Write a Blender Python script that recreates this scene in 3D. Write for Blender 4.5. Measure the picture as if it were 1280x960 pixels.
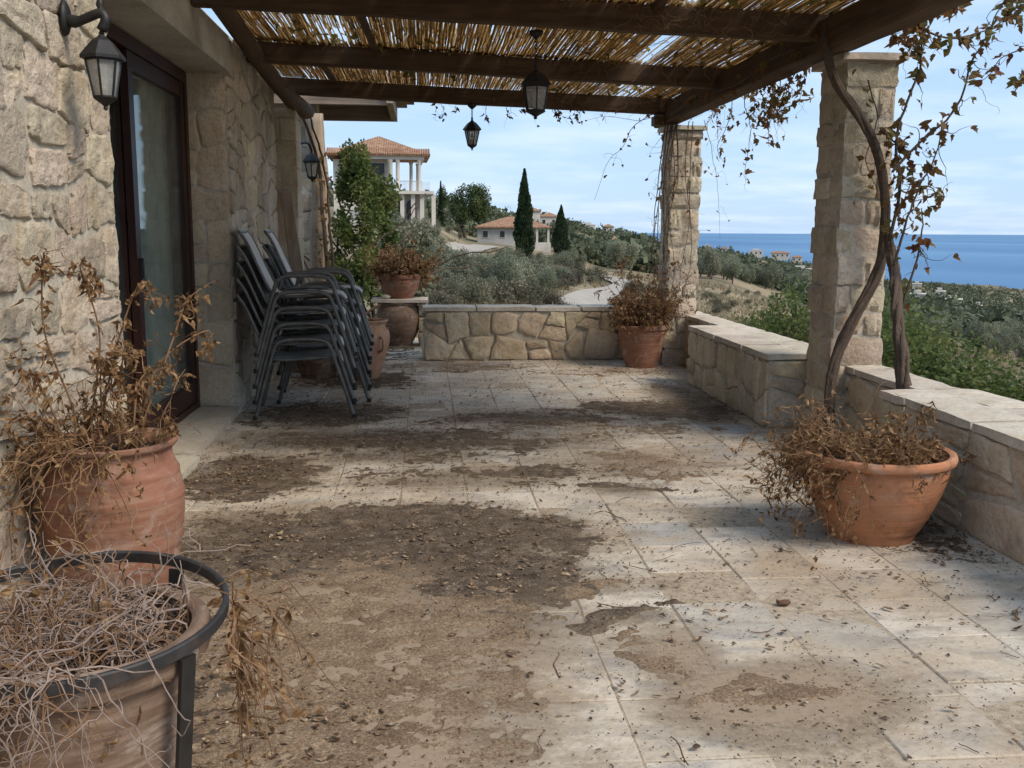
import bpy, math, random
import numpy as np
from mathutils import Matrix, Vector

for o in list(bpy.data.objects):
    bpy.data.objects.remove(o)
SC = bpy.context.scene
COL = SC.collection
R = math.radians
random.seed(7)
rng = np.random.default_rng(7)

# ------------------------------------------------------------------ camera
EYE = np.array([0.0, 0.0, 1.35])
FPX = 1244.0                      # focal length in pixels of a 1280 wide frame (35 mm lens)
YAW, PITCH, ROLL = R(5.05), R(8.75), R(0.3)
fw = np.array([math.sin(YAW) * math.cos(PITCH), math.cos(YAW) * math.cos(PITCH), -math.sin(PITCH)])
rt0 = np.array([math.cos(YAW), -math.sin(YAW), 0.0])
up0 = np.cross(rt0, fw)
rt = math.cos(ROLL) * rt0 + math.sin(ROLL) * up0
up = math.cos(ROLL) * up0 - math.sin(ROLL) * rt0
cam_data = bpy.data.cameras.new('camera')
cam_data.sensor_width = 36.0
cam_data.lens = 36.0 * FPX / 1280.0
cam_data.clip_start = 0.05
cam_data.clip_end = 60000.0
cam = bpy.data.objects.new('camera', cam_data)
COL.objects.link(cam)
m = Matrix.Identity(4)
for i in range(3):
    m[i][0], m[i][1], m[i][2], m[i][3] = rt[i], up[i], -fw[i], EYE[i]
cam.matrix_world = m
SC.camera = cam

# ------------------------------------------------------------------ sky, sun, exposure
SUN_EL, SUN_AZ = R(46.0), R(128.0)          # azimuth clockwise from +Y
world = bpy.data.worlds.new('World')
SC.world = world
world.use_nodes = True
wn, wl = world.node_tree.nodes, world.node_tree.links
wn.clear()
sky = wn.new('ShaderNodeTexSky')
sky.sky_type = 'NISHITA'
sky.sun_disc = False
sky.sun_elevation = SUN_EL
sky.sun_rotation = SUN_AZ
sky.altitude = 60.0
sky.air_density = 1.0
sky.dust_density = 0.6
sky.ozone_density = 1.6
# thin high cloud, mapped on a flat layer above the place
tc = wn.new('ShaderNodeTexCoord')
sep = wn.new('ShaderNodeSeparateXYZ'); wl.new(tc.outputs['Generated'], sep.inputs[0])
zz = wn.new('ShaderNodeMath'); zz.operation = 'MAXIMUM'; zz.inputs[1].default_value = 0.0; wl.new(sep.outputs[2], zz.inputs[0])
za = wn.new('ShaderNodeMath'); za.operation = 'ADD'; za.inputs[1].default_value = 0.10; wl.new(zz.outputs[0], za.inputs[0])
dx = wn.new('ShaderNodeMath'); dx.operation = 'DIVIDE'; wl.new(sep.outputs[0], dx.inputs[0]); wl.new(za.outputs[0], dx.inputs[1])
dy = wn.new('ShaderNodeMath'); dy.operation = 'DIVIDE'; wl.new(sep.outputs[1], dy.inputs[0]); wl.new(za.outputs[0], dy.inputs[1])
cmb = wn.new('ShaderNodeCombineXYZ'); wl.new(dx.outputs[0], cmb.inputs[0]); wl.new(dy.outputs[0], cmb.inputs[1])
cn = wn.new('ShaderNodeTexNoise'); cn.inputs['Scale'].default_value = 1.1; cn.inputs['Detail'].default_value = 7.0; cn.inputs['Roughness'].default_value = 0.55
wl.new(cmb.outputs[0], cn.inputs['Vector'])
cr = wn.new('ShaderNodeValToRGB'); cr.color_ramp.elements[0].position = 0.44; cr.color_ramp.elements[0].color = (0.0, 0.0, 0.0, 1)
cr.color_ramp.elements[1].position = 0.80; cr.color_ramp.elements[1].color = (0.62, 0.62, 0.62, 1)
wl.new(cn.outputs[0], cr.inputs[0])
hazy = wn.new('ShaderNodeMix'); hazy.data_type = 'RGBA'           # milky air over the whole sky
hazy.inputs[0].default_value = 0.82; wl.new(sky.outputs[0], hazy.inputs[6]); hazy.inputs[7].default_value = (2.55, 3.70, 5.35, 1)
mixc = wn.new('ShaderNodeMix'); mixc.data_type = 'RGBA'
wl.new(cr.outputs[0], mixc.inputs['Factor']); wl.new(hazy.outputs[2], mixc.inputs[6])
mixc.inputs[7].default_value = (5.1, 5.6, 6.3, 1)
bg = wn.new('ShaderNodeBackground'); bg.inputs['Strength'].default_value = 0.077
wl.new(mixc.outputs[2], bg.inputs['Color'])
wo = wn.new('ShaderNodeOutputWorld'); wl.new(bg.outputs[0], wo.inputs['Surface'])

sd = bpy.data.lights.new('sun', 'SUN')
sd.energy = 1.42
sd.angle = R(24.0)
sd.color = (1.0, 0.885, 0.74)
sun = bpy.data.objects.new('sun', sd)
COL.objects.link(sun)
sdir = Vector((math.sin(SUN_AZ) * math.cos(SUN_EL), math.cos(SUN_AZ) * math.cos(SUN_EL), math.sin(SUN_EL)))
sun.rotation_euler = sdir.to_track_quat('Z', 'Y').to_euler()
sun.location = (20, -5, 30)

SC.view_settings.view_transform = 'Standard'
SC.view_settings.look = 'None'
SC.view_settings.gamma = 1.0
SC.view_settings.exposure = 1.36
SC.view_settings.use_curve_mapping = False
SC.render.engine = 'CYCLES'
SC.cycles.max_bounces = 6
SC.cycles.diffuse_bounces = 3
SC.cycles.transparent_max_bounces = 12
SC.cycles.use_denoising = True

# ------------------------------------------------------------------ helpers
def ray(px, py):
    return fw + rt * ((px - 640.0) / FPX) + up * ((480.0 - py) / FPX)

def at(px, py, Y=None, X=None, Z=None):
    """the point in the place on the line of sight through a picture point, at a known Y, X or Z"""
    d = ray(px, py)
    if Y is not None: t = (Y - EYE[1]) / d[1]
    elif X is not None: t = (X - EYE[0]) / d[0]
    else: t = (Z - EYE[2]) / d[2]
    return EYE + d * t

class MB:
    """collects vertices and faces for one mesh"""
    def __init__(s): s.v, s.f, s.n = [], [], 0
    def add(s, v, f):
        v = np.asarray(v, float).reshape(-1, 3)
        s.v.append(v); k = s.n
        s.f.extend([tuple(i + k for i in q) for q in f]); s.n += len(v); return s
    def box(s, lo, hi):
        (a, b, c), (d, e, f) = lo, hi
        return s.add([(a, b, c), (d, b, c), (d, e, c), (a, e, c), (a, b, f), (d, b, f), (d, e, f), (a, e, f)],
                     [(0, 3, 2, 1), (4, 5, 6, 7), (0, 1, 5, 4), (1, 2, 6, 5), (2, 3, 7, 6), (3, 0, 4, 7)])
    def bar(s, p, q, w, h, upv=(0, 0, 1)):
        p, q = np.array(p, float), np.array(q, float); d = q - p; d /= np.linalg.norm(d)
        a = np.cross(d, upv); a /= np.linalg.norm(a); b = np.cross(a, d)
        v = [e + a * sx * w / 2 + b * sz * h / 2 for e in (p, q) for sx, sz in ((-1, -1), (1, -1), (1, 1), (-1, 1))]
        return s.add(v, [(0, 3, 2, 1), (4, 5, 6, 7), (0, 1, 5, 4), (1, 2, 6, 5), (2, 3, 7, 6), (3, 0, 4, 7)])
    def tube(s, pts, rad, sides=6, cap=True):
        pts = np.asarray(pts, float); n = len(pts)
        rad = np.full(n, rad) if np.isscalar(rad) else np.asarray(rad, float)
        t = np.gradient(pts, axis=0); t /= np.linalg.norm(t, axis=1)[:, None] + 1e-12
        ref = np.array([0, 0, 1.0]) if abs(t[0][2]) < 0.9 else np.array([1.0, 0, 0])
        a = np.cross(t[0], ref); a /= np.linalg.norm(a)
        ang = np.linspace(0, 2 * math.pi, sides, endpoint=False); out = []
        for i in range(n):
            a = a - t[i] * (a @ t[i]); a /= np.linalg.norm(a) + 1e-12
            b = np.cross(t[i], a)
            out.append(pts[i] + rad[i] * (np.cos(ang)[:, None] * a + np.sin(ang)[:, None] * b))
        f = []
        for i in range(n - 1):
            for k in range(sides):
                k2 = (k + 1) % sides
                f.append((i * sides + k, i * sides + k2, (i + 1) * sides + k2, (i + 1) * sides + k))
        if cap:
            f.append(tuple(range(sides))[::-1]); f.append(tuple((n - 1) * sides + k for k in range(sides)))
        return s.add(np.concatenate(out), f)
    def lathe(s, prof, seg=32, c=(0, 0, 0), closed_ends=True, wob=0.0, sx=1.0):
        prof = np.asarray(prof, float); n = len(prof)
        a = np.linspace(0, 2 * math.pi, seg, endpoint=False)
        w = 1 + wob * np.sin(2 * a + 1.0)
        v = np.zeros((n, seg, 3))
        v[:, :, 0] = prof[:, 0:1] * np.cos(a) * w * sx + c[0]; v[:, :, 1] = prof[:, 0:1] * np.sin(a) * w + c[1]; v[:, :, 2] = prof[:, 1:2] + c[2]
        f = [(i * seg + k, i * seg + (k + 1) % seg, (i + 1) * seg + (k + 1) % seg, (i + 1) * seg + k) for i in range(n - 1) for k in range(seg)]
        if closed_ends:
            f.append(tuple(range(seg))[::-1]); f.append(tuple((n - 1) * seg + k for k in range(seg)))
        return s.add(v.reshape(-1, 3), f)
    def shell(s, pts, r):
        """half round split cane along pts"""
        pts = np.asarray(pts, float); n = len(pts)
        V = np.concatenate([pts + (dx_ * r, 0, dz_ * r) for dx_, dz_ in ((-1, -0.25), (-0.55, 0.5), (0.55, 0.5), (1, -0.25))])
        return s.add(V, [(k * n + i, k * n + i + 1, (k + 1) * n + i + 1, (k + 1) * n + i) for k in range(3) for i in range(n - 1)])
    def quads(s, V):
        """V: (n,4,3) quads"""
        V = np.asarray(V, float); n = len(V)
        idx = (np.arange(n * 4).reshape(n, 4))
        return s.add(V.reshape(-1, 3), idx.tolist())
    def mesh(s, name, mat, smooth=False, sharp=None):
        me = bpy.data.meshes.new(name)
        v = np.concatenate(s.v) if s.v else np.zeros((0, 3))
        me.from_pydata(v.tolist(), [], s.f)
        if mat is not None: me.materials.append(mat)
        if smooth:
            me.shade_smooth()
            if sharp: me.set_sharp_from_angle(angle=R(sharp))
        me.update()
        return me

def link(name, me, parent=None, loc=(0, 0, 0), kind=None):
    o = bpy.data.objects.new(name, me)
    COL.objects.link(o)
    o.location = loc
    if parent is not None: o.parent = parent
    if kind: o['kind'] = kind
    return o

def obj(name, mb, mat, parent=None, world=False, smooth=False, sharp=None, kind=None):
    """mb linked as one mesh object; world=True: its vertices are in place coordinates even under a parent"""
    loc = (0, 0, 0)
    if world and parent is not None:
        w = Vector((0, 0, 0)); p = parent
        while p is not None: w += p.location; p = p.parent
        loc = -w
    return link(name, mb.mesh(name, mat, smooth, sharp), parent, loc, kind)

def tag(o, label, cat, group=None, kind=None):
    o['label'] = label; o['category'] = cat
    if group: o['group'] = group
    if kind: o['kind'] = kind
    return o

def thing(name, label, cat, loc=(0, 0, 0), rz=0.0, group=None):
    o = bpy.data.objects.new(name, None)
    COL.objects.link(o); o.empty_display_size = 0.1
    o.location = loc; o.rotation_euler = (0, 0, rz)
    return tag(o, label, cat, group)

def copy_tree(o, parent=None):
    c = o.copy(); COL.objects.link(c); c.parent = parent
    for ch in o.children: copy_tree(ch, c)
    return c

def fbm(x, y, seed=0, octs=4, lac=2.0, gain=0.5):
    """cheap value noise, roughly -1..1"""
    r = np.zeros_like(np.asarray(x, float)); amp, fr, tot = 1.0, 1.0, 0.0
    def h(i, j, s):
        n = (i * 374761393 + j * 668265263 + s * 2147483647) & 0xFFFFFFFF
        n = ((n ^ (n >> 13)) * 1274126177) & 0xFFFFFFFF
        return ((n ^ (n >> 16)) & 0xFFFF) / 32767.5 - 1.0
    for o in range(octs):
        X, Y = x * fr, y * fr
        i, j = np.floor(X).astype(np.int64), np.floor(Y).astype(np.int64)
        u, v = X - i, Y - j; u, v = u * u * (3 - 2 * u), v * v * (3 - 2 * v)
        s = seed * 17 + o
        r += amp * ((h(i, j, s) * (1 - u) + h(i + 1, j, s) * u) * (1 - v) + (h(i, j + 1, s) * (1 - u) + h(i + 1, j + 1, s) * u) * v)
        tot += amp; amp *= gain; fr *= lac
    return r / tot

def spline(pts, n=24):
    """Catmull-Rom through pts"""
    p = np.asarray(pts, float); p = np.vstack([2 * p[0] - p[1], p, 2 * p[-1] - p[-2]])
    out = []
    k = len(p) - 3
    for t in np.linspace(0, k - 1e-6, n):
        i = int(t); u = t - i; a, b, c, d = p[i:i + 4]
        out.append(0.5 * ((2 * b) + (-a + c) * u + (2 * a - 5 * b + 4 * c - d) * u * u + (-a + 3 * b - 3 * c + d) * u ** 3))
    return np.array(out)

# ------------------------------------------------------------------ materials
class NT:
    def __init__(s, name):
        s.m = bpy.data.materials.new(name); s.m.use_nodes = True
        s.t = s.m.node_tree; s.t.nodes.clear()
        s.out = s.t.nodes.new('ShaderNodeOutputMaterial')
        s.geo = s.t.nodes.new('ShaderNodeNewGeometry'); s.pos = s.geo.outputs['Position']
    def n(s, typ, **kw):
        x = s.t.nodes.new('ShaderNode' + typ)
        for k, v in kw.items(): setattr(x, k, v)
        return x
    def l(s, a, b): s.t.links.new(a, b)
    def noise(s, scale, detail=4, rough=0.55, vec=None, dist=0.0):
        x = s.n('TexNoise'); x.inputs['Scale'].default_value = scale; x.inputs['Detail'].default_value = detail
        x.inputs['Roughness'].default_value = rough; x.inputs['Distortion'].default_value = dist
        s.l(vec or s.pos, x.inputs['Vector']); return x.outputs[0]
    def mapped(s, scale=(1, 1, 1), rot=(0, 0, 0)):
        x = s.n('Mapping'); x.inputs['Scale'].default_value = scale; x.inputs['Rotation'].default_value = rot
        s.l(s.pos, x.inputs['Vector']); return x.outputs[0]
    def ramp(s, fac, stops):
        x = s.n('ValToRGB'); e = x.color_ramp.elements
        while len(e) < len(stops): e.new(0.5)
        for k, (p, c) in enumerate(stops):
            e[k].position = p; e[k].color = (c if len(c) == 4 else (*c, 1)) if not np.isscalar(c) else (c, c, c, 1)
        s.l(fac, x.inputs[0]); return x.outputs[0]
    def mix(s, fac, a, b, mode='MIX'):
        x = s.n('Mix', data_type='RGBA', blend_type=mode)
        for sock, val in ((x.inputs[0], fac), (x.inputs[6], a), (x.inputs[7], b)):
            if hasattr(val, 'is_linked') or isinstance(val, bpy.types.NodeSocket): s.l(val, sock)
            elif np.isscalar(val): sock.default_value = val if sock == x.inputs[0] else (val, val, val, 1)
            else: sock.default_value = (*val, 1)
        return x.outputs[2]
    def math(s, op, a, b=0.0, clamp=False):
        x = s.n('Math', operation=op, use_clamp=clamp)
        for sock, val in ((x.inputs[0], a), (x.inputs[1], b)):
            if isinstance(val, bpy.types.NodeSocket): s.l(val, sock)
            else: sock.default_value = val
        return x.outputs[0]
    def objrand(s):
        return s.n('ObjectInfo').outputs['Random']
    def vary(s, col, amount=0.3, hue=0.0, rand=None):
        """value (and a little hue) shift for each object"""
        r = rand or s.objrand()
        x = s.n('HueSaturation'); s.l(col, x.inputs['Color'])
        mr = s.n('MapRange'); mr.inputs[3].default_value = 1 - amount; mr.inputs[4].default_value = 1 + amount
        s.l(r, mr.inputs[0]); s.l(mr.outputs[0], x.inputs['Value'])
        if hue:
            fr = s.math('FRACT', s.math('MULTIPLY', r, 7.31)); m2 = s.n('MapRange')
            m2.inputs[3].default_value = 0.5 - hue; m2.inputs[4].default_value = 0.5 + hue
            s.l(fr, m2.inputs[0]); s.l(m2.outputs[0], x.inputs['Hue'])
        return x.outputs[0]
    def bump(s, h, strength=0.5, dist=0.01, prev=None):
        x = s.n('Bump'); x.inputs['Strength'].default_value = strength; x.inputs['Distance'].default_value = dist
        s.l(h, x.inputs['Height'])
        if prev is not None: s.l(prev, x.inputs['Normal'])
        return x.outputs[0]
    def bsdf(s, col, rough=0.8, normal=None, spec=0.3, metal=0.0):
        x = s.n('BsdfPrincipled')
        for key, val in (('Base Color', col), ('Roughness', rough), ('Metallic', metal), ('Specular IOR Level', spec)):
            if isinstance(val, bpy.types.NodeSocket): s.l(val, x.inputs[key])
            else: x.inputs[key].default_value = (*val, 1) if key == 'Base Color' else val
        if normal is not None: s.l(normal, x.inputs['Normal'])
        return x.outputs[0]
    def done(s, sh):
        s.l(sh, s.out.inputs['Surface']); return s.m
    def mixsh(s, fac, a, b):
        x = s.n('MixShader')
        if isinstance(fac, bpy.types.NodeSocket): s.l(fac, x.inputs[0])
        else: x.inputs[0].default_value = fac
        s.l(a, x.inputs[1]); s.l(b, x.inputs[2]); return x.outputs[0]

def stone_mat(name, c1, c2, c3, big=2.2, vary=0.16, bump=0.7, pits=True):
    t = NT(name)
    a = t.noise(big, 5, 0.6)
    col = t.ramp(a, [(0.30, c1), (0.52, c2), (0.72, c3)])
    f = t.noise(38, 5, 0.65)
    col = t.mix(0.55, col, t.ramp(f, [(0.3, 0.62), (0.5, 1.0), (0.7, 1.18)]), 'MULTIPLY')
    # ochre seams and grey weathering
    o = t.ramp(t.noise(5.5, 4, 0.6), [(0.55, 0.0), (0.72, 0.45)])
    col = t.mix(o, col, (0.36, 0.235, 0.115))
    g = t.ramp(t.noise(3.3, 6, 0.65, dist=0.4), [(0.56, 0.0), (0.74, 0.6)])
    col = t.mix(g, col, (0.155, 0.14, 0.12))
    col = t.vary(col, vary, 0.014)
    pk = t.ramp(t.noise(24, 7, 0.78, None, 0.3), [(0.30, 0.55), (0.44, 0.0)])
    col = t.mix(pk, col, tuple(0.42 * q for q in c1))
    h1 = t.noise(13, 7, 0.66); h2 = t.noise(75, 4, 0.6)
    nb = t.bump(h1, bump, 0.03)
    nb = t.bump(h2, bump * 0.6, 0.006, nb)
    if pits:
        v = t.n('TexVoronoi'); v.inputs['Scale'].default_value = 42; t.l(t.pos, v.inputs['Vector'])
        nb = t.bump(t.ramp(v.outputs[0], [(0.05, 0.0), (0.28, 1.0)]), bump * 0.35, 0.006, nb)
    return t.done(t.bsdf(col, 0.9, nb, 0.2))

M = {}
M['stone'] = stone_mat('limestone', (0.43, 0.335, 0.225), (0.54, 0.445, 0.315), (0.62, 0.54, 0.415))
M['stone_near'] = stone_mat('limestone wall', (0.37, 0.30, 0.215), (0.47, 0.395, 0.30), (0.56, 0.49, 0.395), big=1.1, vary=0.20, bump=1.0)
M['stone_pier'] = stone_mat('limestone pillar', (0.42, 0.335, 0.235), (0.53, 0.445, 0.335), (0.62, 0.545, 0.44), big=2.8, bump=0.9)
M['coping'] = stone_mat('limestone coping', (0.42, 0.365, 0.285), (0.54, 0.475, 0.385), (0.63, 0.575, 0.485), big=2.4, vary=0.08, bump=0.35, pits=False)
M['mortar'] = stone_mat('lime mortar', (0.40, 0.35, 0.28), (0.48, 0.425, 0.345), (0.55, 0.495, 0.41), big=4, vary=0.0, bump=0.5, pits=False)
M['marble'] = stone_mat('threshold stone', (0.36, 0.31, 0.245), (0.45, 0.395, 0.32), (0.52, 0.465, 0.385), big=3, vary=0.05, bump=0.25, pits=False)
M['plaster'] = stone_mat('weathered plaster', (0.37, 0.335, 0.285), (0.46, 0.42, 0.365), (0.53, 0.49, 0.43), big=2.5, vary=0.0, bump=0.35, pits=False)

def wood_mat(name, dark, light, axis='Y', rough=0.75, bump=0.4, sc=26):
    t = NT(name)
    s = {'X': (0.06, 1, 1), 'Y': (1, 0.06, 1), 'Z': (1, 1, 0.06)}[axis]
    v = t.mapped(s)
    g = t.noise(sc, 6, 0.65, v)
    col = t.ramp(g, [(0.3, dark), (0.7, light)])
    b = t.ramp(t.noise(3.0, 4, 0.6), [(0.3, 0.65), (0.7, 1.15)])
    col = t.mix(0.7, col, b, 'MULTIPLY')
    col = t.vary(col, 0.12)
    return t.done(t.bsdf(col, rough, t.bump(g, bump, 0.006), 0.3))
M['beam_x'] = wood_mat('dark beam timber', (0.050, 0.029, 0.016), (0.125, 0.075, 0.042), 'X')
M['beam_y'] = wood_mat('dark main beam timber', (0.052, 0.030, 0.017), (0.13, 0.078, 0.044), 'Y')
M['old_wood'] = wood_mat('grey weathered wood', (0.20, 0.15, 0.10), (0.38, 0.31, 0.235), 'Z', 0.85, 0.6, 22)
M['plank'] = wood_mat('bare leaning plank', (0.26, 0.18, 0.11), (0.44, 0.36, 0.27), 'Z', 0.85, 0.4, 30)
M['eave'] = wood_mat('eave timber', (0.16, 0.11, 0.075), (0.30, 0.225, 0.165), 'X', 0.8, 0.4, 20)
M['door_wood'] = wood_mat('dark red door wood', (0.028, 0.010, 0.007), (0.055, 0.020, 0.014), 'Z', 0.45, 0.15, 40)

def terracotta(name, c1, c2, dust=0.45):
    t = NT(name)
    col = t.ramp(t.noise(5, 5, 0.6), [(0.3, c1), (0.7, c2)])
    v = t.mapped((1, 1, 9)); st = t.noise(7, 5, 0.6, v)
    col = t.mix(t.ramp(st, [(0.42, 0.0), (0.72, dust)]), col, (0.40, 0.30, 0.22))
    sp = t.ramp(t.noise(11, 7, 0.72, None, 0.5), [(0.52, 0.0), (0.72, 0.65)])
    col = t.mix(sp, col, (0.10, 0.062, 0.042))
    wh = t.ramp(t.noise(7, 7, 0.74, dist=0.8), [(0.53, 0.0), (0.70, 0.65)])
    col = t.mix(wh, col, (0.46, 0.40, 0.34))
    # damp soil splash near the foot
    nb = t.bump(st, 0.30, 0.008); nb = t.bump(t.noise(60, 4, 0.6), 0.25, 0.004, nb)
    return t.done(t.bsdf(col, 0.85, nb, 0.25))
M['terra'] = terracotta('terracotta', (0.36, 0.150, 0.072), (0.48, 0.215, 0.11), 0.25)
M['terra_red'] = terracotta('red terracotta', (0.20, 0.086, 0.052), (0.285, 0.128, 0.078), 0.36)
M['terra_pale'] = terracotta('pale terracotta', (0.38, 0.195, 0.11), (0.50, 0.28, 0.175), 0.5)
M['terra_dusty'] = terracotta('dusty brown terracotta', (0.125, 0.078, 0.053), (0.20, 0.125, 0.086), 0.5)

def dark_metal(name, c, rough=0.5, rust=0.25):
    t = NT(name)
    col = t.ramp(t.noise(14, 5, 0.65), [(0.35, c), (0.75, tuple(x * 2.0 + 0.004 for x in c))])
    col = t.mix(t.ramp(t.noise(9, 6, 0.7), [(0.55, 0.0), (0.75, rust)]), col, (0.16, 0.08, 0.045))
    return t.done(t.bsdf(col, rough, t.bump(t.noise(90, 3), 0.2, 0.002), 0.4, 0.3))
M['iron'] = dark_metal('black iron', (0.016, 0.015, 0.014), 0.5, 0.15)
M['hoop'] = dark_metal('worn iron hoop', (0.026, 0.025, 0.025), 0.55, 0.5)
M['chair_frame'] = dark_metal('charcoal powder coated tube', (0.088, 0.082, 0.072), 0.45, 0.2)

t = NT('grey woven sling fabric')
v = t.mapped((1, 1, 1)); w1 = t.noise(260, 2, 0.5); c = t.ramp(t.noise(6, 4), [(0.3, (0.50, 0.475, 0.445)), (0.7, (0.64, 0.61, 0.58))])
c = t.mix(0.5, c, t.ramp(w1, [(0.35, 0.7), (0.65, 1.15)]), 'MULTIPLY')
M['sling'] = t.done(t.bsdf(c, 0.8, t.bump(w1, 0.3, 0.002), 0.25))

def glass_mat(name, tint=(0.9, 0.93, 0.93), rough=0.02, dirt=0.12, dcol=(0.45, 0.42, 0.37), refl=0.7):
    t = NT(name)
    tr = t.n('BsdfTransparent'); tr.inputs[0].default_value = (*tint, 1)
    gl = t.n('BsdfGlossy'); gl.inputs['Roughness'].default_value = rough
    fr = t.n('Fresnel'); fr.inputs[0].default_value = 1.5
    a = t.mixsh(t.math('MULTIPLY', fr.outputs[0], refl), tr.outputs[0], gl.outputs[0])
    df = t.n('BsdfDiffuse'); df.inputs[0].default_value = (*dcol, 1)
    k = t.ramp(t.noise(8, 6, 0.7), [(0.35, dirt * 0.4), (0.75, dirt * 1.8)])
    return t.done(t.mixsh(k, a, df.outputs[0]))
M['glass'] = glass_mat('door glass', (0.90, 0.94, 0.92), 0.02, 0.06, (0.36, 0.37, 0.35), 0.55)
M['lamp_glass'] = glass_mat('dusty lantern glass', (0.92, 0.92, 0.90), 0.10, 0.26, (0.70, 0.69, 0.65))

def plain(name, c, rough=0.8, var=0.0, spec=0.3, nscale=12, nb=0.0):
    t = NT(name)
    col = t.ramp(t.noise(nscale, 4), [(0.3, tuple(x * 0.82 for x in c)), (0.7, tuple(min(1, x * 1.15) for x in c))])
    if var: col = t.vary(col, var)
    return t.done(t.bsdf(col, rough, t.bump(t.noise(nscale * 4, 4), nb, 0.01) if nb else None, spec))
M['curtain'] = plain('grey green curtain', (0.66, 0.69, 0.62), 0.9)
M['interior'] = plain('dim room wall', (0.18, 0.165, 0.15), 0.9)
M['bulb'] = plain('frosted bulb', (0.75, 0.70, 0.6), 0.35)
M['ceramic'] = plain('pale lamp candle', (0.6, 0.52, 0.42), 0.6)
M['soil_pot'] = plain('dry potting soil', (0.035, 0.026, 0.019), 0.95, nscale=40, nb=0.8)

def leaf_mat(name, stops, scale=30.0, trans=0.35, rough=0.65, var=0.0):
    t = NT(name)
    col = t.ramp(t.noise(scale, 2, 0.6), stops)
    if var: col = t.vary(col, var, 0.018)
    a = t.bsdf(col, rough, None, 0.25)
    tr = t.n('BsdfTranslucent'); t.l(col, tr.inputs[0])
    return t.done(t.mixsh(trans, a, tr.outputs[0]))
M['dry_leaf'] = leaf_mat('withered leaf', [(0.28, (0.06, 0.030, 0.016)), (0.42, (0.16, 0.085, 0.038)), (0.52, (0.25, 0.14, 0.062)), (0.62, (0.34, 0.22, 0.11)), (0.75, (0.46, 0.35, 0.23))], 38)
M['red_leaf'] = leaf_mat('autumn vine leaf', [(0.28, (0.10, 0.040, 0.020)), (0.42, (0.19, 0.085, 0.034)), (0.54, (0.17, 0.11, 0.038)), (0.68, (0.17, 0.155, 0.05))], 9)
M['gold_leaf'] = leaf_mat('yellowing vine leaf', [(0.3, (0.10, 0.075, 0.02)), (0.5, (0.17, 0.15, 0.04)), (0.7, (0.22, 0.19, 0.06))], 9)
M['green_leaf'] = leaf_mat('fresh green leaf', [(0.28, (0.045, 0.068, 0.020)), (0.45, (0.092, 0.130, 0.036)), (0.6, (0.155, 0.178, 0.055)), (0.74, (0.215, 0.20, 0.075))], 2.6, 0.42)
M['olive_leaf'] = leaf_mat('olive leaf', [(0.28, (0.115, 0.120, 0.075)), (0.5, (0.19, 0.20, 0.13)), (0.72, (0.28, 0.28, 0.195))], 0.9, 0.3, var=0.32)
M['scrub_leaf'] = leaf_mat('dry scrub leaf', [(0.28, (0.085, 0.078, 0.05)), (0.5, (0.14, 0.13, 0.085)), (0.72, (0.27, 0.235, 0.16))], 1.2, 0.3, var=0.35)
M['pine_leaf'] = leaf_mat('pine needles', [(0.28, (0.028, 0.048, 0.016)), (0.5, (0.060, 0.088, 0.028)), (0.72, (0.11, 0.135, 0.045))], 0.6, 0.25)
M['cypress_leaf'] = leaf_mat('cypress foliage', [(0.28, (0.014, 0.028, 0.012)), (0.5, (0.028, 0.048, 0.020)), (0.72, (0.05, 0.072, 0.03))], 0.8, 0.2)
M['wood_leaf'] = leaf_mat('far woodland foliage', [(0.30, (0.058, 0.070, 0.040)), (0.5, (0.095, 0.112, 0.062)), (0.70, (0.15, 0.160, 0.095))], 0.045, 0.2)  # distance haze put into the colour: foliage tones lightened
M['litter'] = leaf_mat('leaf litter', [(0.30, (0.030, 0.020, 0.014)), (0.42, (0.085, 0.052, 0.030)), (0.52, (0.18, 0.115, 0.066)), (0.60, (0.30, 0.215, 0.135)), (0.70, (0.48, 0.40, 0.30))], 55, 0.15)
M['twig'] = plain('pale dead twig', (0.265, 0.20, 0.165), 0.85, nscale=26)
M['twig_brown'] = plain('brown dead stem', (0.20, 0.115, 0.062), 0.85, nscale=18)
M['twig_dark'] = plain('dark dead stem', (0.115, 0.065, 0.038), 0.85, nscale=18)
M['bark'] = plain('vine bark', (0.105, 0.075, 0.055), 0.92, nscale=34, nb=1.0)
M['trunk'] = plain('tree bark', (0.10, 0.078, 0.058), 0.9, nscale=6, nb=0.5)

t = NT('reed')
v = t.mapped((1, 0.05, 1)); g = t.noise(160, 3, 0.6, v)
col = t.ramp(g, [(0.30, (0.25, 0.15, 0.058)), (0.5, (0.43, 0.275, 0.11)), (0.72, (0.60, 0.42, 0.19))])
col = t.mix(0.6, col, t.ramp(t.noise(2.2, 4), [(0.3, 0.55), (0.7, 1.2)]), 'MULTIPLY')
tr = t.n('BsdfTranslucent'); t.l(col, tr.inputs[0])
M['reed'] = t.done(t.mixsh(0.55, t.bsdf(col, 0.6, None, 0.3), tr.outputs[0]))

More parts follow.
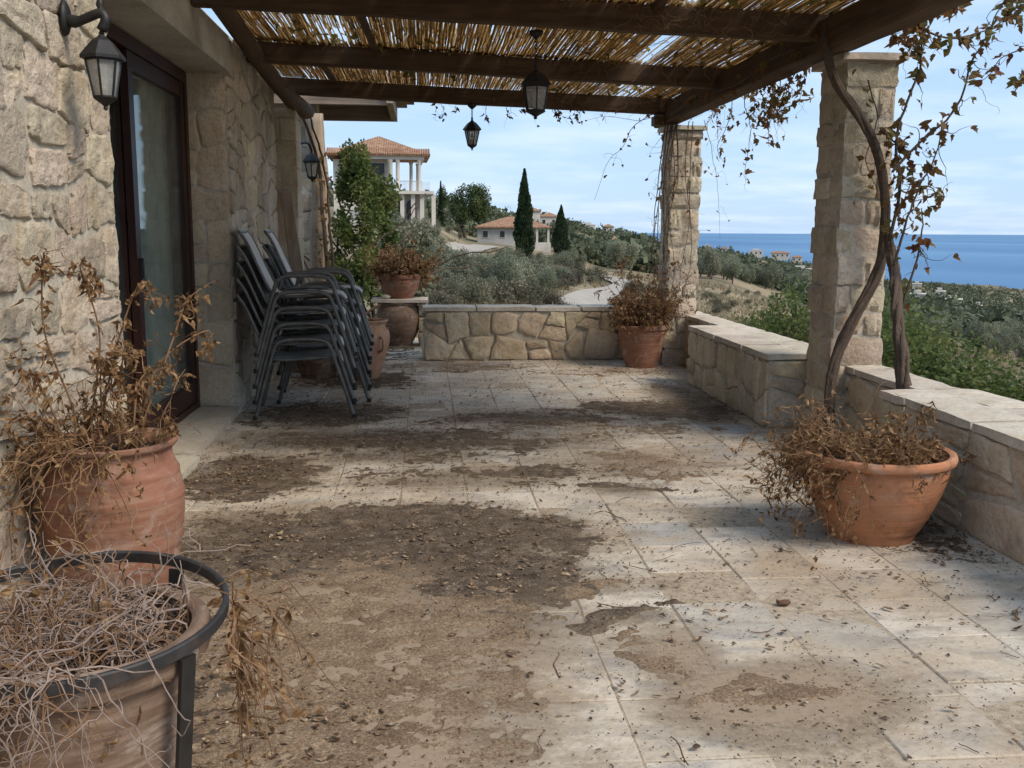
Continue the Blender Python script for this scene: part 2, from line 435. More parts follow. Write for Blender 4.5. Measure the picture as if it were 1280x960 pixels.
def wall_white(name, c=(0.58, 0.535, 0.465)):
    t = NT(name)
    col = t.ramp(t.noise(0.7, 5, 0.65), [(0.3, tuple(x * 0.8 for x in c)), (0.6, c)])
    v = t.mapped((1, 1, 0.15)); col = t.mix(t.ramp(t.noise(1.6, 5, 0.7, v), [(0.5, 0.0), (0.8, 0.5)]), col, tuple(x * 0.6 for x in c))
    return t.done(t.bsdf(col, 0.9, None, 0.2))
M['white_wall'] = wall_white('whitewashed wall')
M['grey_wall'] = wall_white('bare concrete wall', (0.42, 0.40, 0.37))
t = NT('clay roof tiles')
w = t.n('TexWave', wave_type='BANDS', bands_direction='X'); w.inputs['Scale'].default_value = 1.6; t.l(t.pos, w.inputs['Vector'])
col = t.ramp(t.noise(2.2, 5, 0.7), [(0.3, (0.19, 0.10, 0.06)), (0.5, (0.30, 0.165, 0.10)), (0.7, (0.40, 0.28, 0.19))])
M['roof_tile'] = t.done(t.bsdf(col, 0.9, t.bump(w.outputs[0], 0.5, 0.08), 0.2))
M['dark_window'] = plain('dark window', (0.03, 0.033, 0.035), 0.2, nscale=2)

# ------------------------------------------------------------------ stone builders
def rough_block(lo, hi, rs, amp=0.012, seg=(3, 3, 2), rnd=0.012):
    """one hewn block: a box with uneven faces and worn arrises; returns verts about its centre, faces and the centre"""
    lo, hi = np.array(lo, float), np.array(hi, float); c = (lo + hi) / 2; h = (hi - lo) / 2
    vid, V, F = {}, [], []
    def key(i, j, k):
        q = (i, j, k)
        if q not in vid:
            p = np.array([-1 + 2 * i / seg[0], -1 + 2 * j / seg[1], -1 + 2 * k / seg[2]])
            on = [abs(abs(x) - 1) < 1e-9 for x in p]
            pt = p * h
            n = sum(on)
            if n >= 2: pt -= np.sign(p) * np.array(on) * rnd * (1.0 if n == 2 else 1.25) * rs.uniform(0.5, 1.3)
            pt += np.sign(p) * np.array(on) * rs.uniform(-0.35, 1.0) * amp * (1.0 if n == 1 else 0.3)
            pt += rs.normal(0, amp * 0.18, 3)
            vid[q] = len(V); V.append(pt)
        return vid[q]
    a, b, d = seg
    for i in range(a):
        for j in range(b):
            F.append((key(i, j, 0), key(i, j + 1, 0), key(i + 1, j + 1, 0), key(i + 1, j, 0)))
            F.append((key(i, j, d), key(i + 1, j, d), key(i + 1, j + 1, d), key(i, j + 1, d)))
    for i in range(a):
        for k in range(d):
            F.append((key(i, 0, k), key(i + 1, 0, k), key(i + 1, 0, k + 1), key(i, 0, k + 1)))
            F.append((key(i, b, k), key(i, b, k + 1), key(i + 1, b, k + 1), key(i + 1, b, k)))
    for j in range(b):
        for k in range(d):
            F.append((key(0, j, k), key(0, j, k + 1), key(0, j + 1, k + 1), key(0, j + 1, k)))
            F.append((key(a, j, k), key(a, j + 1, k), key(a, j + 1, k + 1), key(a, j, k + 1)))
    return V, F, c

def world_loc(o):
    w = Vector((0, 0, 0))
    while o is not None: w += o.location; o = o.parent
    return w

def put_block(name, parent, lo, hi, rs, mat, amp=0.012, seg=(3, 3, 2), rnd=0.012, sharp=48):
    V, F, c = rough_block(lo, hi, rs, amp, seg, rnd)
    mb = MB().add(V, F)
    return link(name, mb.mesh(name, mat, True, sharp), parent, Vector(c) - world_loc(parent))

def stone_face(parent, P0, U, V, N, W, Hh, ch, cw, mat, seed=1, proud=0.022, gap=0.014, nper=4, jit=0.3, split=0.18, name='stone', rough=0.006, back=0.03, bow=0.4, sharp=48, fine=False):
    """rubble facing: each stone its own small mesh with rounded outline, set in recessed mortar.
    P0 lower corner on the mortar face, U and V along and up the face, N outwards."""
    rs = np.random.default_rng(seed)
    P0, U, V, N = (np.array(q, float) for q in (P0, U, V, N))
    hs = []
    while sum(hs) < Hh - ch * 0.4: hs.append(rs.uniform(0.72, 1.28) * ch)
    hs = np.array(hs) * Hh / sum(hs); ys = np.concatenate([[0], np.cumsum(hs)])
    def bound(k, u):
        if k == 0 or k == len(hs): return ys[k]
        return ys[k] + jit * ch * 0.42 * math.sin(u * 5.1 / max(cw, 0.1) * 0.35 + k * 2.4) + jit * ch * 0.28 * math.sin(u * 13.7 / max(cw, 0.1) * 0.3 + k)
    cells = []
    for k in range(len(hs)):
        ws = []
        while sum(ws) < W - cw * 0.4: ws.append(rs.uniform(0.6, 1.45) * cw)
        ws = np.array(ws) * W / sum(ws); xs = np.concatenate([[0], np.cumsum(ws)])
        lean = rs.normal(0, jit * cw * 0.16, len(xs)); lean[0] = lean[-1] = 0
        for i in range(len(ws)):
            q = [(xs[i] - lean[i], bound(k, xs[i])), (xs[i + 1] - lean[i + 1], bound(k, xs[i + 1])),
                 (xs[i + 1] + lean[i + 1], bound(k + 1, xs[i + 1])), (xs[i] + lean[i], bound(k + 1, xs[i]))]
            q = np.array(q)
            if rs.random() < split and hs[k] > ch * 0.8:
                s = rs.uniform(0.35, 0.65); e = rs.normal(0, 0.05)
                ml, mr = q[0] * (1 - s - e) + q[3] * (s + e), q[1] * (1 - s + e) + q[2] * (s - e)
                cells += [np.array([q[0], q[1], mr, ml]), np.array([ml, mr, q[2], q[3]])]
            else: cells.append(q)
    for q in cells:
        c = q.mean(0)
        ring = []
        for a in range(4):
            p, r2 = q[a], q[(a + 1) % 4]
            for s in np.linspace(0, 1, nper, endpoint=False):
                ring.append(p * (1 - s) + r2 * s)
        ring = np.array(ring); n = len(ring)
        L = np.linalg.norm(q[1] - q[0]); Hq = np.linalg.norm(q[3] - q[0]); mn = min(L, Hq)
        # inset, round the corners and roughen the outline
        d = ring - c; hx, hy = L / 2, Hq / 2
        cornerness = np.minimum(np.abs(d[:, 0]) / hx, np.abs(d[:, 1]) / hy)
        k = 1 - np.clip(cornerness - 0.55, 0, 1) * rs.uniform(0.12, 0.42)
        d = d * k[:, None]
        d = d * np.stack([1 - gap / L * np.ones(n), 1 - gap / Hq * np.ones(n)], 1)
        d += rs.normal(0, min(0.006, mn * 0.03), d.shape)
        pr = proud * rs.uniform(0.5, 1.35)
        lv = [(1.0, -back, 0), (1.0, pr * 0.60, 0.3), (0.945, pr * 0.93, 0.7), (0.66, pr * (1 + bow * 0.2), 1), (0.32, pr * (1 + bow * 0.35), 1)]
        if fine: lv = lv[:3] + [(q_, pr * (1 + bow * 0.4 * (1 - q_)), 1) for q_ in (0.86, 0.74, 0.6, 0.45, 0.3, 0.15)]
        so = rs.uniform(0, 90, 2)
        def chip(ex, ey): return rough * (1.5 * fbm(ex * 17 + so[0], ey * 17 + so[1], 3, 2) + 1.1 * fbm(ex * 48 + so[1], ey * 48 + so[0], 5, 2))
        tilt = rs.normal(0, 0.022, 2)
        pts = []
        for sc, dep, rg in lv:
            e = d * sc
            z = dep + rg * (chip(e[:, 0], e[:, 1]) + (e @ tilt) * 0.6)
            pts.append(np.stack([e[:, 0], e[:, 1], z], 1))
        pts.append(np.array([[0, 0, pr * (1 + bow * 0.4) + float(chip(np.zeros(1), np.zeros(1))[0])]]))
        L3 = np.concatenate(pts)
        Vw = L3[:, 0:1] * U + L3[:, 1:2] * V + L3[:, 2:3] * N
        F = [(a * n + i, a * n + (i + 1) % n, (a + 1) * n + (i + 1) % n, (a + 1) * n + i) for a in range(len(lv) - 1) for i in range(n)]
        top = len(lv) * n
        F += [((len(lv) - 1) * n + i, (len(lv) - 1) * n + (i + 1) % n, top) for i in range(n)]
        if np.dot(np.cross(U, V), N) < 0: F = [f[::-1] for f in F]
        cc = P0 + c[0] * U + c[1] * V
        me = MB().add(Vw, F).mesh(name, mat, True, sharp)
        link(name, me, parent, Vector(cc) - world_loc(parent))

X1, Y1, Z1 = np.eye(3)

# ================================================================== THE TERRACE FLOOR
TILE = 0.34
# tile stone: cream limestone, some slabs blue grey, dust rubbed in, stains
t = NT('paving stone')
rnd = t.objrand()
base = t.ramp(rnd, [(0.0, (0.47, 0.40, 0.305)), (0.35, (0.53, 0.46, 0.365)), (0.62, (0.61, 0.545, 0.45)), (0.72, (0.54, 0.465, 0.36)), (0.88, (0.45, 0.405, 0.335)), (0.96, (0.38, 0.36, 0.325))])
vst = t.mapped((1.0, 2.6, 1.0), (0, 0, 0.35))
cl = t.noise(3.6, 6, 0.62, vst, 0.5)
col = t.mix(t.ramp(cl, [(0.48, 0.0), (0.64, 0.66)]), base, (0.245, 0.232, 0.218))
oc = t.noise(2.1, 6, 0.62, None, 0.6)
col = t.mix(t.ramp(oc, [(0.50, 0.0), (0.66, 0.6)]), col, (0.42, 0.305, 0.185))
dust = t.noise(0.9, 7, 0.68, None, 0.3)
col = t.mix(t.ramp(dust, [(0.46, 0.0), (0.64, 0.62)]), col, (0.285, 0.21, 0.14))
fs = t.noise(55, 5, 0.7)
col = t.mix(0.6, col, t.ramp(fs, [(0.30, 0.6), (0.48, 1.0), (0.7, 1.12)]), 'MULTIPLY')
sc2 = t.noise(26, 6, 0.75, vst)
col = t.mix(t.ramp(sc2, [(0.615, 0.0), (0.67, 0.85)]), col, (0.085, 0.062, 0.043))
pit = t.n('TexVoronoi'); pit.inputs['Scale'].default_value = 30; t.l(t.pos, pit.inputs['Vector'])
nb = t.bump(t.noise(11, 5, 0.6), 0.35, 0.012); nb = t.bump(fs, 0.35, 0.004, nb)
nb = t.bump(t.ramp(pit.outputs[0], [(0.03, 0.0), (0.12, 1.0)]), 0.3, 0.004, nb)
M['tile'] = t.done(t.bsdf(col, t.ramp(cl, [(0.3, 0.62), (0.7, 0.8)]), nb, 0.35))

t = NT('sandy joint')
col = t.ramp(t.noise(30, 5, 0.7), [(0.3, (0.20, 0.155, 0.11)), (0.55, (0.38, 0.31, 0.225)), (0.8, (0.46, 0.39, 0.30))])
M['joint'] = t.done(t.bsdf(col, 0.95, t.bump(t.noise(120, 3), 0.5, 0.004), 0.15))

floor = link('floor', MB().box((-1.72, -1.5, -0.35), (2.95, 12.6, -0.0012)).mesh('floor', M['joint']), None, kind='structure')
rs = np.random.default_rng(3)
xl = [-1.49 + TILE * k for k in range(13)]            # joints at ... 0.21, 0.55, 0.89, 1.23 ...
paving = MB()
def tile_geo(w, d, hh, rs):
    b = 0.004; tz = 0.05
    jit = rs.normal(0, 0.0022, (4, 2))
    P = np.array([(-w, -d), (w, -d), (w, d), (-w, d)]) + jit
    tl = rs.normal(0, 0.0011, 4)
    V = [(p[0], p[1], -tz) for p in P] + [(p[0], p[1], hh + tl[i] - b) for i, p in enumerate(P)]
    In = P - np.sign(P) * b * 1.2
    V += [(p[0], p[1], hh + tl[i]) for i, p in enumerate(In)]
    F = [(0, 1, 5, 4), (1, 2, 6, 5), (2, 3, 7, 6), (3, 0, 4, 7), (4, 5, 9, 8), (5, 6, 10, 9), (6, 7, 11, 10), (7, 4, 8, 11), (8, 9, 10, 11)]
    return V, F
for ci in range(len(xl) - 1):
    x0, x1 = xl[ci], xl[ci + 1]
    if x0 > 2.5: continue
    off = (0.0, 0.06, -0.03, 0.02, 0.09, 0.0, 0.0, 0.05, -0.05, 0.03, 0.0, 0.08)[ci]
    y = 3.706 + off - TILE * 15
    while y < 12.4:
        g = 0.0018
        w, d = (x1 - x0) / 2 - g, TILE / 2 - g
        cx, cy = (x0 + x1) / 2, y + TILE / 2
        hh = rs.normal(0.002, 0.0016)
        V, F = tile_geo(w, d, hh, rs)
        if 1.9 < cy < 10.45:
            me = MB().add(V, F).mesh('paving_tile', M['tile'])
            o = link('paving_tile', me, floor, (cx, cy, 0))
            o.rotation_euler.z = rs.normal(0, 0.003)
        else:
            paving.add(np.array(V) + (cx, cy, 0), F)
        y += TILE
obj('paving', paving, M['tile'], floor, kind='stuff')

# ================================================================== HOUSE: left wall with the glazed door
WX = -1.40            # outer face of the wall
J0, J1 = 4.73, 7.46   # door jambs
house = thing('house_wall', 'pale rubble limestone house wall with a recessed door under a plastered lintel', 'wall', (WX, 4.7, 0))
mw = M['mortar']
obj('masonry', MB().box((WX - 0.55, -1.5, -0.3), (WX, J0, 2.72)).box((WX - 0.55, J1, -0.3), (WX, 9.78, 2.72)).box((WX - 0.55, J0, 2.70), (WX - 0.02, J1, 2.74)), mw, house, world=True)
stone_face(house, (WX, 1.9, 0), Y1, Z1, X1, J0 - 1.9, 2.70, 0.20, 0.32, M['stone_near'], seed=12, proud=0.016, gap=0.022, nper=8, jit=0.45, split=0.22, rough=0.0062, bow=0.1, sharp=42, fine=True)
stone_face(house, (WX, -1.4, 0), Y1, Z1, X1, 3.28, 2.70, 0.34, 0.5, M['stone_near'], seed=13, proud=0.02, gap=0.013, nper=4, jit=0.7)
stone_face(house, (WX, J1, 0), Y1, Z1, X1, 9.78 - J1, 2.70, 0.20, 0.26, M['stone_near'], seed=14, proud=0.018, gap=0.012, nper=4, jit=0.7, split=0.2)
# jamb returns
stone_face(house, (WX - 0.33, J1, 0.04), X1, Z1, -Y1, 0.33, 2.41, 0.27, 0.20, M['stone'], seed=15, proud=0.014, gap=0.010, nper=4, jit=0.25, split=0.05)
stone_face(house, (WX - 0.33, J0, 0.04), X1, Z1, Y1, 0.33, 2.41, 0.30, 0.33, M['stone'], seed=16, proud=0.012, gap=0.010, nper=4, jit=0.25, split=0.05)
lin = MB().box((WX - 0.36, J0 - 0.18, 2.452), (WX + 0.035, J1 + 0.02, 2.70))
obj('lintel', lin, M['plaster'], house, world=True)
# room behind the door
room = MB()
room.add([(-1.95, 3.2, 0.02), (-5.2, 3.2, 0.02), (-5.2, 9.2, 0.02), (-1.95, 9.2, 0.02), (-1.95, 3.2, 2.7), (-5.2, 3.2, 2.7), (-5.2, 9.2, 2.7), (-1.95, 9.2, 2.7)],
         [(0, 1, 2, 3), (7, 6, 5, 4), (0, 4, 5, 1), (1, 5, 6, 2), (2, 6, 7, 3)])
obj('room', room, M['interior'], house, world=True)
obj('roof_slab', MB().box((-5.4, -1.5, 2.742), (WX - 0.08, 9.80, 2.82)), M['plaster'], house, world=True)

# threshold slabs
for (a, b, x1, lab) in ((5.86, 7.44, -1.355, 'long pale stone doorstep slab beside the stacked chairs'), (4.75, 5.80, -1.30, 'shorter doorstep slab behind the tall red urn')):
    st = MB(); V, F, c = rough_block((-1.70, a, -0.02), (x1, b, 0.055), rs, 0.003, (4, 8, 1), 0.006)
    o = link('doorstep', MB().add(V, F).mesh('doorstep', M['marble'], True, 40), None, c); tag(o, lab, 'doorstep')

# sliding glazed door
DX = -1.69
door = thing('glazed_door', 'dark red wooden sliding glass door set deep in the stone opening', 'door', (DX, 6.1, 0.05))
dm = M['door_wood']
fr = MB()
fr.box((DX - 0.09, J0 + 0.02, 0.05), (DX + 0.03, J0 + 0.09, 2.44)).box((DX - 0.09, J1 - 0.09, 0.05), (DX + 0.03, J1 - 0.02, 2.44))
fr.box((DX - 0.09, J0 + 0.09, 2.36), (DX + 0.03, J1 - 0.09, 2.44)).box((DX - 0.09, J0 + 0.09, 0.052), (DX + 0.03, J1 - 0.09, 0.10))
obj('frame', fr, dm, door, world=True)
def leaf(y0, y1, xo, st=0.095):
    lf = MB(); z0, z1 = 0.104, 2.356
    lf.box((xo - 0.025, y0, z0), (xo + 0.02, y0 + st, z1)).box((xo - 0.025, y1 - st, z0), (xo + 0.02, y1, z1))
    lf.box((xo - 0.023, y0 + st, z1 - 0.10), (xo + 0.018, y1 - st, z1)).box((xo - 0.023, y0 + st, z0), (xo + 0.018, y1 - st, z0 + 0.14))
    o = obj('door_leaf', lf, dm, door, world=True)
    g = MB().box((xo - 0.005, y0 + st - 0.01, z0 + 0.13), (xo + 0.001, y1 - st + 0.01, z1 - 0.09))
    obj('pane', g, M['glass'], o, world=True)
    return o
leaf(J0 + 0.092, 6.12, DX - 0.055)
l2 = leaf(6.03, J1 - 0.092, DX)
obj('handle', MB().box((DX + 0.02, 6.06, 1.0), (DX + 0.045, 6.085, 1.18)), M['iron'], l2, world=True)

# curtain hanging behind the panes
def curtain(y0, y1, seed, x=-1.80):
    r = np.random.default_rng(seed); n = int((y1 - y0) * 60); ys = np.linspace(y0, y1, n)
    ph = np.cumsum(r.uniform(0.25, 0.85, n)); w = 0.022 * np.sin(ph) + 0.010 * np.sin(ph * 0.37)
    V, F = [], []
    zs = np.linspace(0.06, 2.38, 8)
    for k, z in enumerate(zs):
        a = 1.0 + 0.15 * math.sin(k)
        V += [(x + w[i] * a, ys[i] + 0.008 * math.sin(k * 1.3 + i), z) for i in range(n)]
    for k in range(len(zs) - 1):
        for i in range(n - 1): F.append((k * n + i, k * n + i + 1, (k + 1) * n + i + 1, (k + 1) * n + i))
    return MB().add(V, F)
for y0, y1, lab in ((6.2, 7.32, 'grey green curtain behind the far glass pane of the door'), (4.8, 5.55, 'grey curtain edge behind the near glass pane of the door')):
    o = obj('curtain', curtain(y0, y1, int(y0 * 10)), M['curtain'], smooth=True); tag(o, lab, 'curtain')

# pilaster beyond the wall, with a leaning pair of boards
pil = thing('stone_pilaster', 'narrow stone pilaster at the far end of the house wall', 'pillar', (-1.35, 10.05, 0))
obj('mortar_core', MB().box((-1.61, 9.872, -0.1), (-1.212, 10.25, 2.49)), M['mortar'], pil, world=True)
z = 0.0; k = 0
prs = np.random.default_rng(31)
while z < 2.47:
    h = min(prs.uniform(0.17, 0.26), 2.5 - z)
    if k % 2: put_block('stone', pil, (-1.62, 9.86, z), (-1.20, 10.26, z + h - 0.004), prs, M['stone'], 0.010, (5, 5, 3), 0.006, 28)
    else:
        put_block('stone', pil, (-1.62, 9.86, z), (-1.36, 10.26, z + h - 0.004), prs, M['stone'], 0.010, (5, 5, 3), 0.006, 28)
        put_block('stone', pil, (-1.356, 9.86, z), (-1.20, 10.26, z + h - 0.004), prs, M['stone'], 0.010, (5, 5, 3), 0.006, 28)
    z += h; k += 1
for i, (p, q, w, lab) in enumerate((((-1.24, 9.60, 0), (-1.40, 9.815, 1.72), 0.10, 'bare brown plank leaning beside the pilaster'),
                                    ((-1.06, 9.62, 0), (-1.31, 9.80, 1.70), 0.10, 'pale grey weathered plank leaning on the pilaster'))):
    o = obj('leaning_plank', MB().bar(p, q, w, 0.03, (0, 1, 0)), M['plank' if i == 0 else 'old_wood']); tag(o, lab, 'plank')

# far wing of the house: end wall and deep timber eave
wing = thing('house_wing', 'far end of the house with pale wall and deep timber eave', 'house', (-1.4, 14.0, 0))
obj('wall', MB().box((-5.0, 13.3, -0.4), (-1.36, 13.7, 3.0)), M['plaster'], wing, world=True)
stone_face(wing, (-2.6, 13.3, 0), X1, Z1, -Y1, 1.24, 3.0, 0.26, 0.34, M['stone_near'], seed=19, proud=0.015, nper=3, jit=0.5)
e = MB().box((-3.2, 12.55, 3.06), (-0.22, 14.6, 3.09))
obj('eave_boards', e, M['eave'], wing, world=True)
for yy in (12.6, 14.4):
    obj('rafter', MB().box((-3.0, yy, 2.86), (-0.42, yy + 0.12, 3.055)), M['eave'], wing, world=True)
obj('fascia', MB().box((-0.44, 12.5, 2.87), (-0.36, 14.62, 3.052)), M['old_wood'], wing, world=True)
rt_ = MB()
for i in range(11):
    a = np.linspace(0, math.pi, 7); yy = 12.55 + i * 0.19
    for j, x in enumerate((-0.12, -0.42, -0.75)):
        V = [(x + dxx, yy + 0.1 * math.cos(b) * s, 3.10 + j * 0.05 + 0.08 * math.sin(b) * s) for dxx in (0, -0.4) for s in (1, 0.82) for b in a]
        F = [(k, k + 1, 15 + k, 14 + k) for k in range(6)] + [(7 + k, 21 + k, 22 + k, 8 + k) for k in range(6)] + [(k, 7 + k, 8 + k, k + 1) for k in range(6)]
        rt_.add(V, F)
obj('roof_tiles', rt_, M['roof_tile'], wing, world=True, kind='stuff')

# ================================================================== PILLARS
def pillar(name, label, lo, hi, ztop, seed, amp, cap=True):
    x0, y0 = lo; x1, y1 = hi
    t_ = thing(name, label, 'pillar', ((x0 + x1) / 2, (y0 + y1) / 2, 0))
    r = np.random.default_rng(seed)
    obj('mortar_core', MB().box((x0 + 0.012, y0 + 0.012, -0.1), (x1 - 0.012, y1 - 0.012, ztop)), M['mortar'], t_, world=True)
    z = 0.0; k = 0
    while z < ztop - 0.03:
        h = r.uniform(0.125, 0.205)
        if ztop - z - h < 0.07: h = ztop - z
        g = 0.004
        j = lambda: r.uniform(-0.012, 0.012)
        if k % 2 == 0:
            s = x0 + (x1 - x0) * r.uniform(0.36, 0.64)
            put_block('stone', t_, (x0 + j(), y0 + j(), z), (s - g, y1, z + h - 2 * g), r, M['stone_pier'], amp, (6, 6, 4), 0.007, 26)
            put_block('stone', t_, (s + g, y0 + j(), z), (x1 + j(), y1, z + h - 2 * g), r, M['stone_pier'], amp, (6, 6, 4), 0.007, 26)
        else:
            s = y0 + (y1 - y0) * r.uniform(0.4, 0.6)
            if r.random() < 0.5:
                put_block('stone', t_, (x0 + j(), y0 + j(), z), (x1 + j(), s - g, z + h - 2 * g), r, M['stone_pier'], amp, (6, 5, 4), 0.007, 26)
            else:
                s2 = x0 + (x1 - x0) * r.choice([0.3, 0.7])
                put_block('stone', t_, (x0 + j(), y0 + j(), z), (s2 - g, s - g, z + h - 2 * g), r, M['stone_pier'], amp, (4, 5, 4), 0.007, 26)
                put_block('stone', t_, (s2 + g, y0 + j(), z), (x1 + j(), s - g, z + h - 2 * g), r, M['stone_pier'], amp, (5, 5, 4), 0.007, 26)
            put_block('stone', t_, (x0 + j(), s + g, z), (x1 + j(), y1 + j(), z + h - 2 * g), r, M['stone_pier'], amp, (6, 4, 4), 0.007, 26)
        z += h; k += 1
    if cap:
        V, F, c = rough_block((x0 - 0.045, y0 - 0.045, ztop - 0.002), (x1 + 0.045, y1 + 0.045, ztop + 0.05), r, 0.004, (4, 4, 1), 0.006)
        link('cap', MB().add(V, F).mesh('cap', M['coping'], True, 45), t_, Vector(c) - t_.location)
    return t_
pillar('stone_pillar', 'near hewn limestone pillar wrapped by a bare vine trunk', (2.54, 6.0), (2.87, 6.42), 2.37, 41, 0.014)
pillar('stone_pillar', 'far hewn limestone pillar rising behind the small terracotta pot', (2.42, 9.88), (2.75, 10.22), 2.34, 43, 0.016)

# ================================================================== LOW WALLS AND BENCHES
def low_wall(name, label, lo, hi, ztop, faces, seed, ch, cw, over=0.025, cth=0.05, slab=0.55, mat='stone', axis=1, split_line=None, **kw):
    x0, y0 = lo; x1, y1 = hi
    w = thing(name, label, 'low wall', ((x0 + x1) / 2, (y0 + y1) / 2, 0))
    zt = ztop - cth
    obj('mortar_core', MB().box((x0, y0, -0.3), (x1, y1, zt - 0.002)), M['mortar'], w, world=True)
    for f in faces:
        if f == '-x': stone_face(w, (x0, y0, 0), Y1, Z1, -X1, y1 - y0, zt, ch, cw, M[mat], seed, **kw)
        if f == '-y': stone_face(w, (x0, y0, 0), X1, Z1, -Y1, x1 - x0, zt, ch, cw, M[mat], seed + 1, **kw)
        if f == '+y': stone_face(w, (x0, y1, 0), X1, Z1, Y1, x1 - x0, zt, ch, cw, M[mat], seed + 2, **kw)
        if f == '+x': stone_face(w, (x1, y0, -0.25), Y1, Z1, X1, y1 - y0, zt + 0.25, ch * 1.3, cw * 1.4, M[mat], seed + 3, **kw)
    r = np.random.default_rng(seed + 9)
    rows = [(x0 - over, x1 + over)] if axis == 1 else [(y0 - over, y1 + over)]
    if split_line is not None: rows = [(rows[0][0], split_line), (split_line, rows[0][1])]
    a0, a1 = (y0 - over, y1 + over) if axis == 1 else (x0 - over, x1 + over)
    for ra, rb in rows:
        p = a0
        while p < a1 - 0.02:
            ln = r.uniform(0.8, 1.25) * slab
            q = p + ln if a1 - p - ln > 0.25 else a1
            lo3 = (ra + 0.003, p + 0.003, zt) if axis == 1 else (p + 0.003, ra + 0.003, zt)
            hi3 = (rb - 0.003, q - 0.003, ztop + r.normal(0, 0.0015)) if axis == 1 else (q - 0.003, rb - 0.003, ztop + r.normal(0, 0.0015))
            nx = max(3, int((hi3[0] - lo3[0]) / 0.09)); ny = max(3, int((hi3[1] - lo3[1]) / 0.09))
            V, F, c = rough_block(lo3, hi3, r, 0.0045, (nx, ny, 1), 0.006)
            link('coping_slab', MB().add(V, F).mesh('coping_slab', M['coping'], True, 42), w, Vector(c) - w.location)
            p = q
    return w
low_wall('low_wall', 'low fieldstone wall with pale coping across the end of the terrace', (0.0, 10.38), (2.40, 10.74), 0.565, ['-y', '-x', '+y'], 51, 0.245, 0.27, axis=0, slab=0.6, jit=0.75, split=0.2, nper=5, proud=0.03, gap=0.016, rough=0.007)
low_wall('stone_bench', 'low stone bench wall between the two pillars', (2.37, 6.63), (2.655, 8.70), 0.525, ['-x', '-y', '+y'], 61, 0.22, 0.20, slab=0.62, jit=0.6, split=0.22, nper=4, proud=0.022)
low_wall('parapet_wall', 'outer parapet wall behind the bench and pillars', (2.66, 5.12), (2.88, 10.7), 0.522, ['-x', '+x'], 71, 0.23, 0.26, slab=0.7, jit=0.5, nper=3)
low_wall('low_wall', 'broad low wall with worn coping slabs behind the big terracotta bowl', (2.45, 0.6), (2.97, 5.08), 0.52, ['-x', '+y', '+x'], 81, 0.235, 0.42, slab=0.75, jit=0.5, split=0.15, nper=5, mat='stone', split_line=2.74, proud=0.012, gap=0.012)

# ================================================================== PERGOLA
perg = thing('pergola', 'dark timber pergola roofed with reed matting over the terrace', 'pergola', (0.5, 6.0, 0))
def zb(x):          # underside of the cross beams: falls gently towards the sea
    return 2.665 - (x + 1.4) * 0.043
def hewn(p, q, w, h, rs_, n=14, wob=0.006):
    """slightly crooked sawn timber"""
    p, q = np.array(p, float), np.array(q, float); d = (q - p) / np.linalg.norm(q - p)
    a = np.cross(d, (0, 0, 1)); a /= np.linalg.norm(a); b = np.cross(a, d)
    V, F = [], []
    o1 = np.cumsum(rs_.normal(0, wob * 0.5, n)); o2 = np.cumsum(rs_.normal(0, wob * 0.4, n)); o1 -= np.linspace(o1[0], o1[-1], n); o2 -= np.linspace(o2[0], o2[-1], n)
    ch = 0.012
    sec = [(-w / 2 + ch, -h / 2), (w / 2 - ch, -h / 2), (w / 2, -h / 2 + ch), (w / 2, h / 2), (-w / 2, h / 2), (-w / 2, -h / 2 + ch)]
    for i, s in enumerate(np.linspace(0, 1, n)):
        c = p + (q - p) * s + a * o1[i] + b * o2[i]
        for (x, y) in sec: V.append(c + a * (x + rs_.normal(0, 0.0015)) + b * (y + rs_.normal(0, 0.0015)))
    for i in range(n - 1):
        for k in range(6): F.append((i * 6 + k, i * 6 + (k + 1) % 6, i * 6 + 6 + (k + 1) % 6, i * 6 + 6 + k))
    F += [tuple(range(6))[::-1], tuple((n - 1) * 6 + k for k in range(6))]
    return MB().add(V, F)
brs = np.random.default_rng(5)
for yl, yr in ((4.8, 4.8), (6.36, 6.12), (8.33, 8.2), (10.22, 9.98)):
    h = 0.15
    xl_ = -1.62 if yl > 7.4 else -1.45
    obj('cross_beam', hewn((xl_, yl, zb(xl_) + h / 2), (2.62, yr, zb(2.62) + h / 2), 0.11, h, brs), M['beam_x'], perg, world=True, smooth=True, sharp=40)
obj('main_beam', hewn((2.47, 3.9, 2.505), (2.47, 10.45, 2.505), 0.17, 0.19, brs, 24), M['beam_y'], perg, world=True, smooth=True, sharp=40)
obj('bolster', hewn((2.27, 9.98, 2.43), (2.46, 9.98, 2.43), 0.16, 0.09, brs, 4), M['beam_x'], perg, world=True)
for xx, a, b in ((-0.42, 6.4, 8.3), (1.35, 4.85, 6.2), (0.95, 8.3, 10.0), (-0.9, 8.3, 10.1)):
    obj('batten', MB().bar((xx, a, zb(xx) + 0.135), (xx + 0.05, b, zb(xx) + 0.135), 0.045, 0.035), M['beam_y'], perg, world=True)
# curved wall plate on the house side, ending in a rounded nose on the pilaster
pl = spline([(-1.30, 6.0, 2.86), (-1.31, 7.2, 2.79), (-1.30, 8.4, 2.69), (-1.26, 9.3, 2.60), (-1.20, 10.05, 2.53), (-1.13, 10.4, 2.50)], 18)
wp = MB(); wp.tube(pl, [0.07] * 12 + [0.078, 0.084, 0.088, 0.085, 0.075, 0.05], 8)
obj('curved_plate', wp, M['beam_y'], perg, world=True, smooth=True, sharp=60)
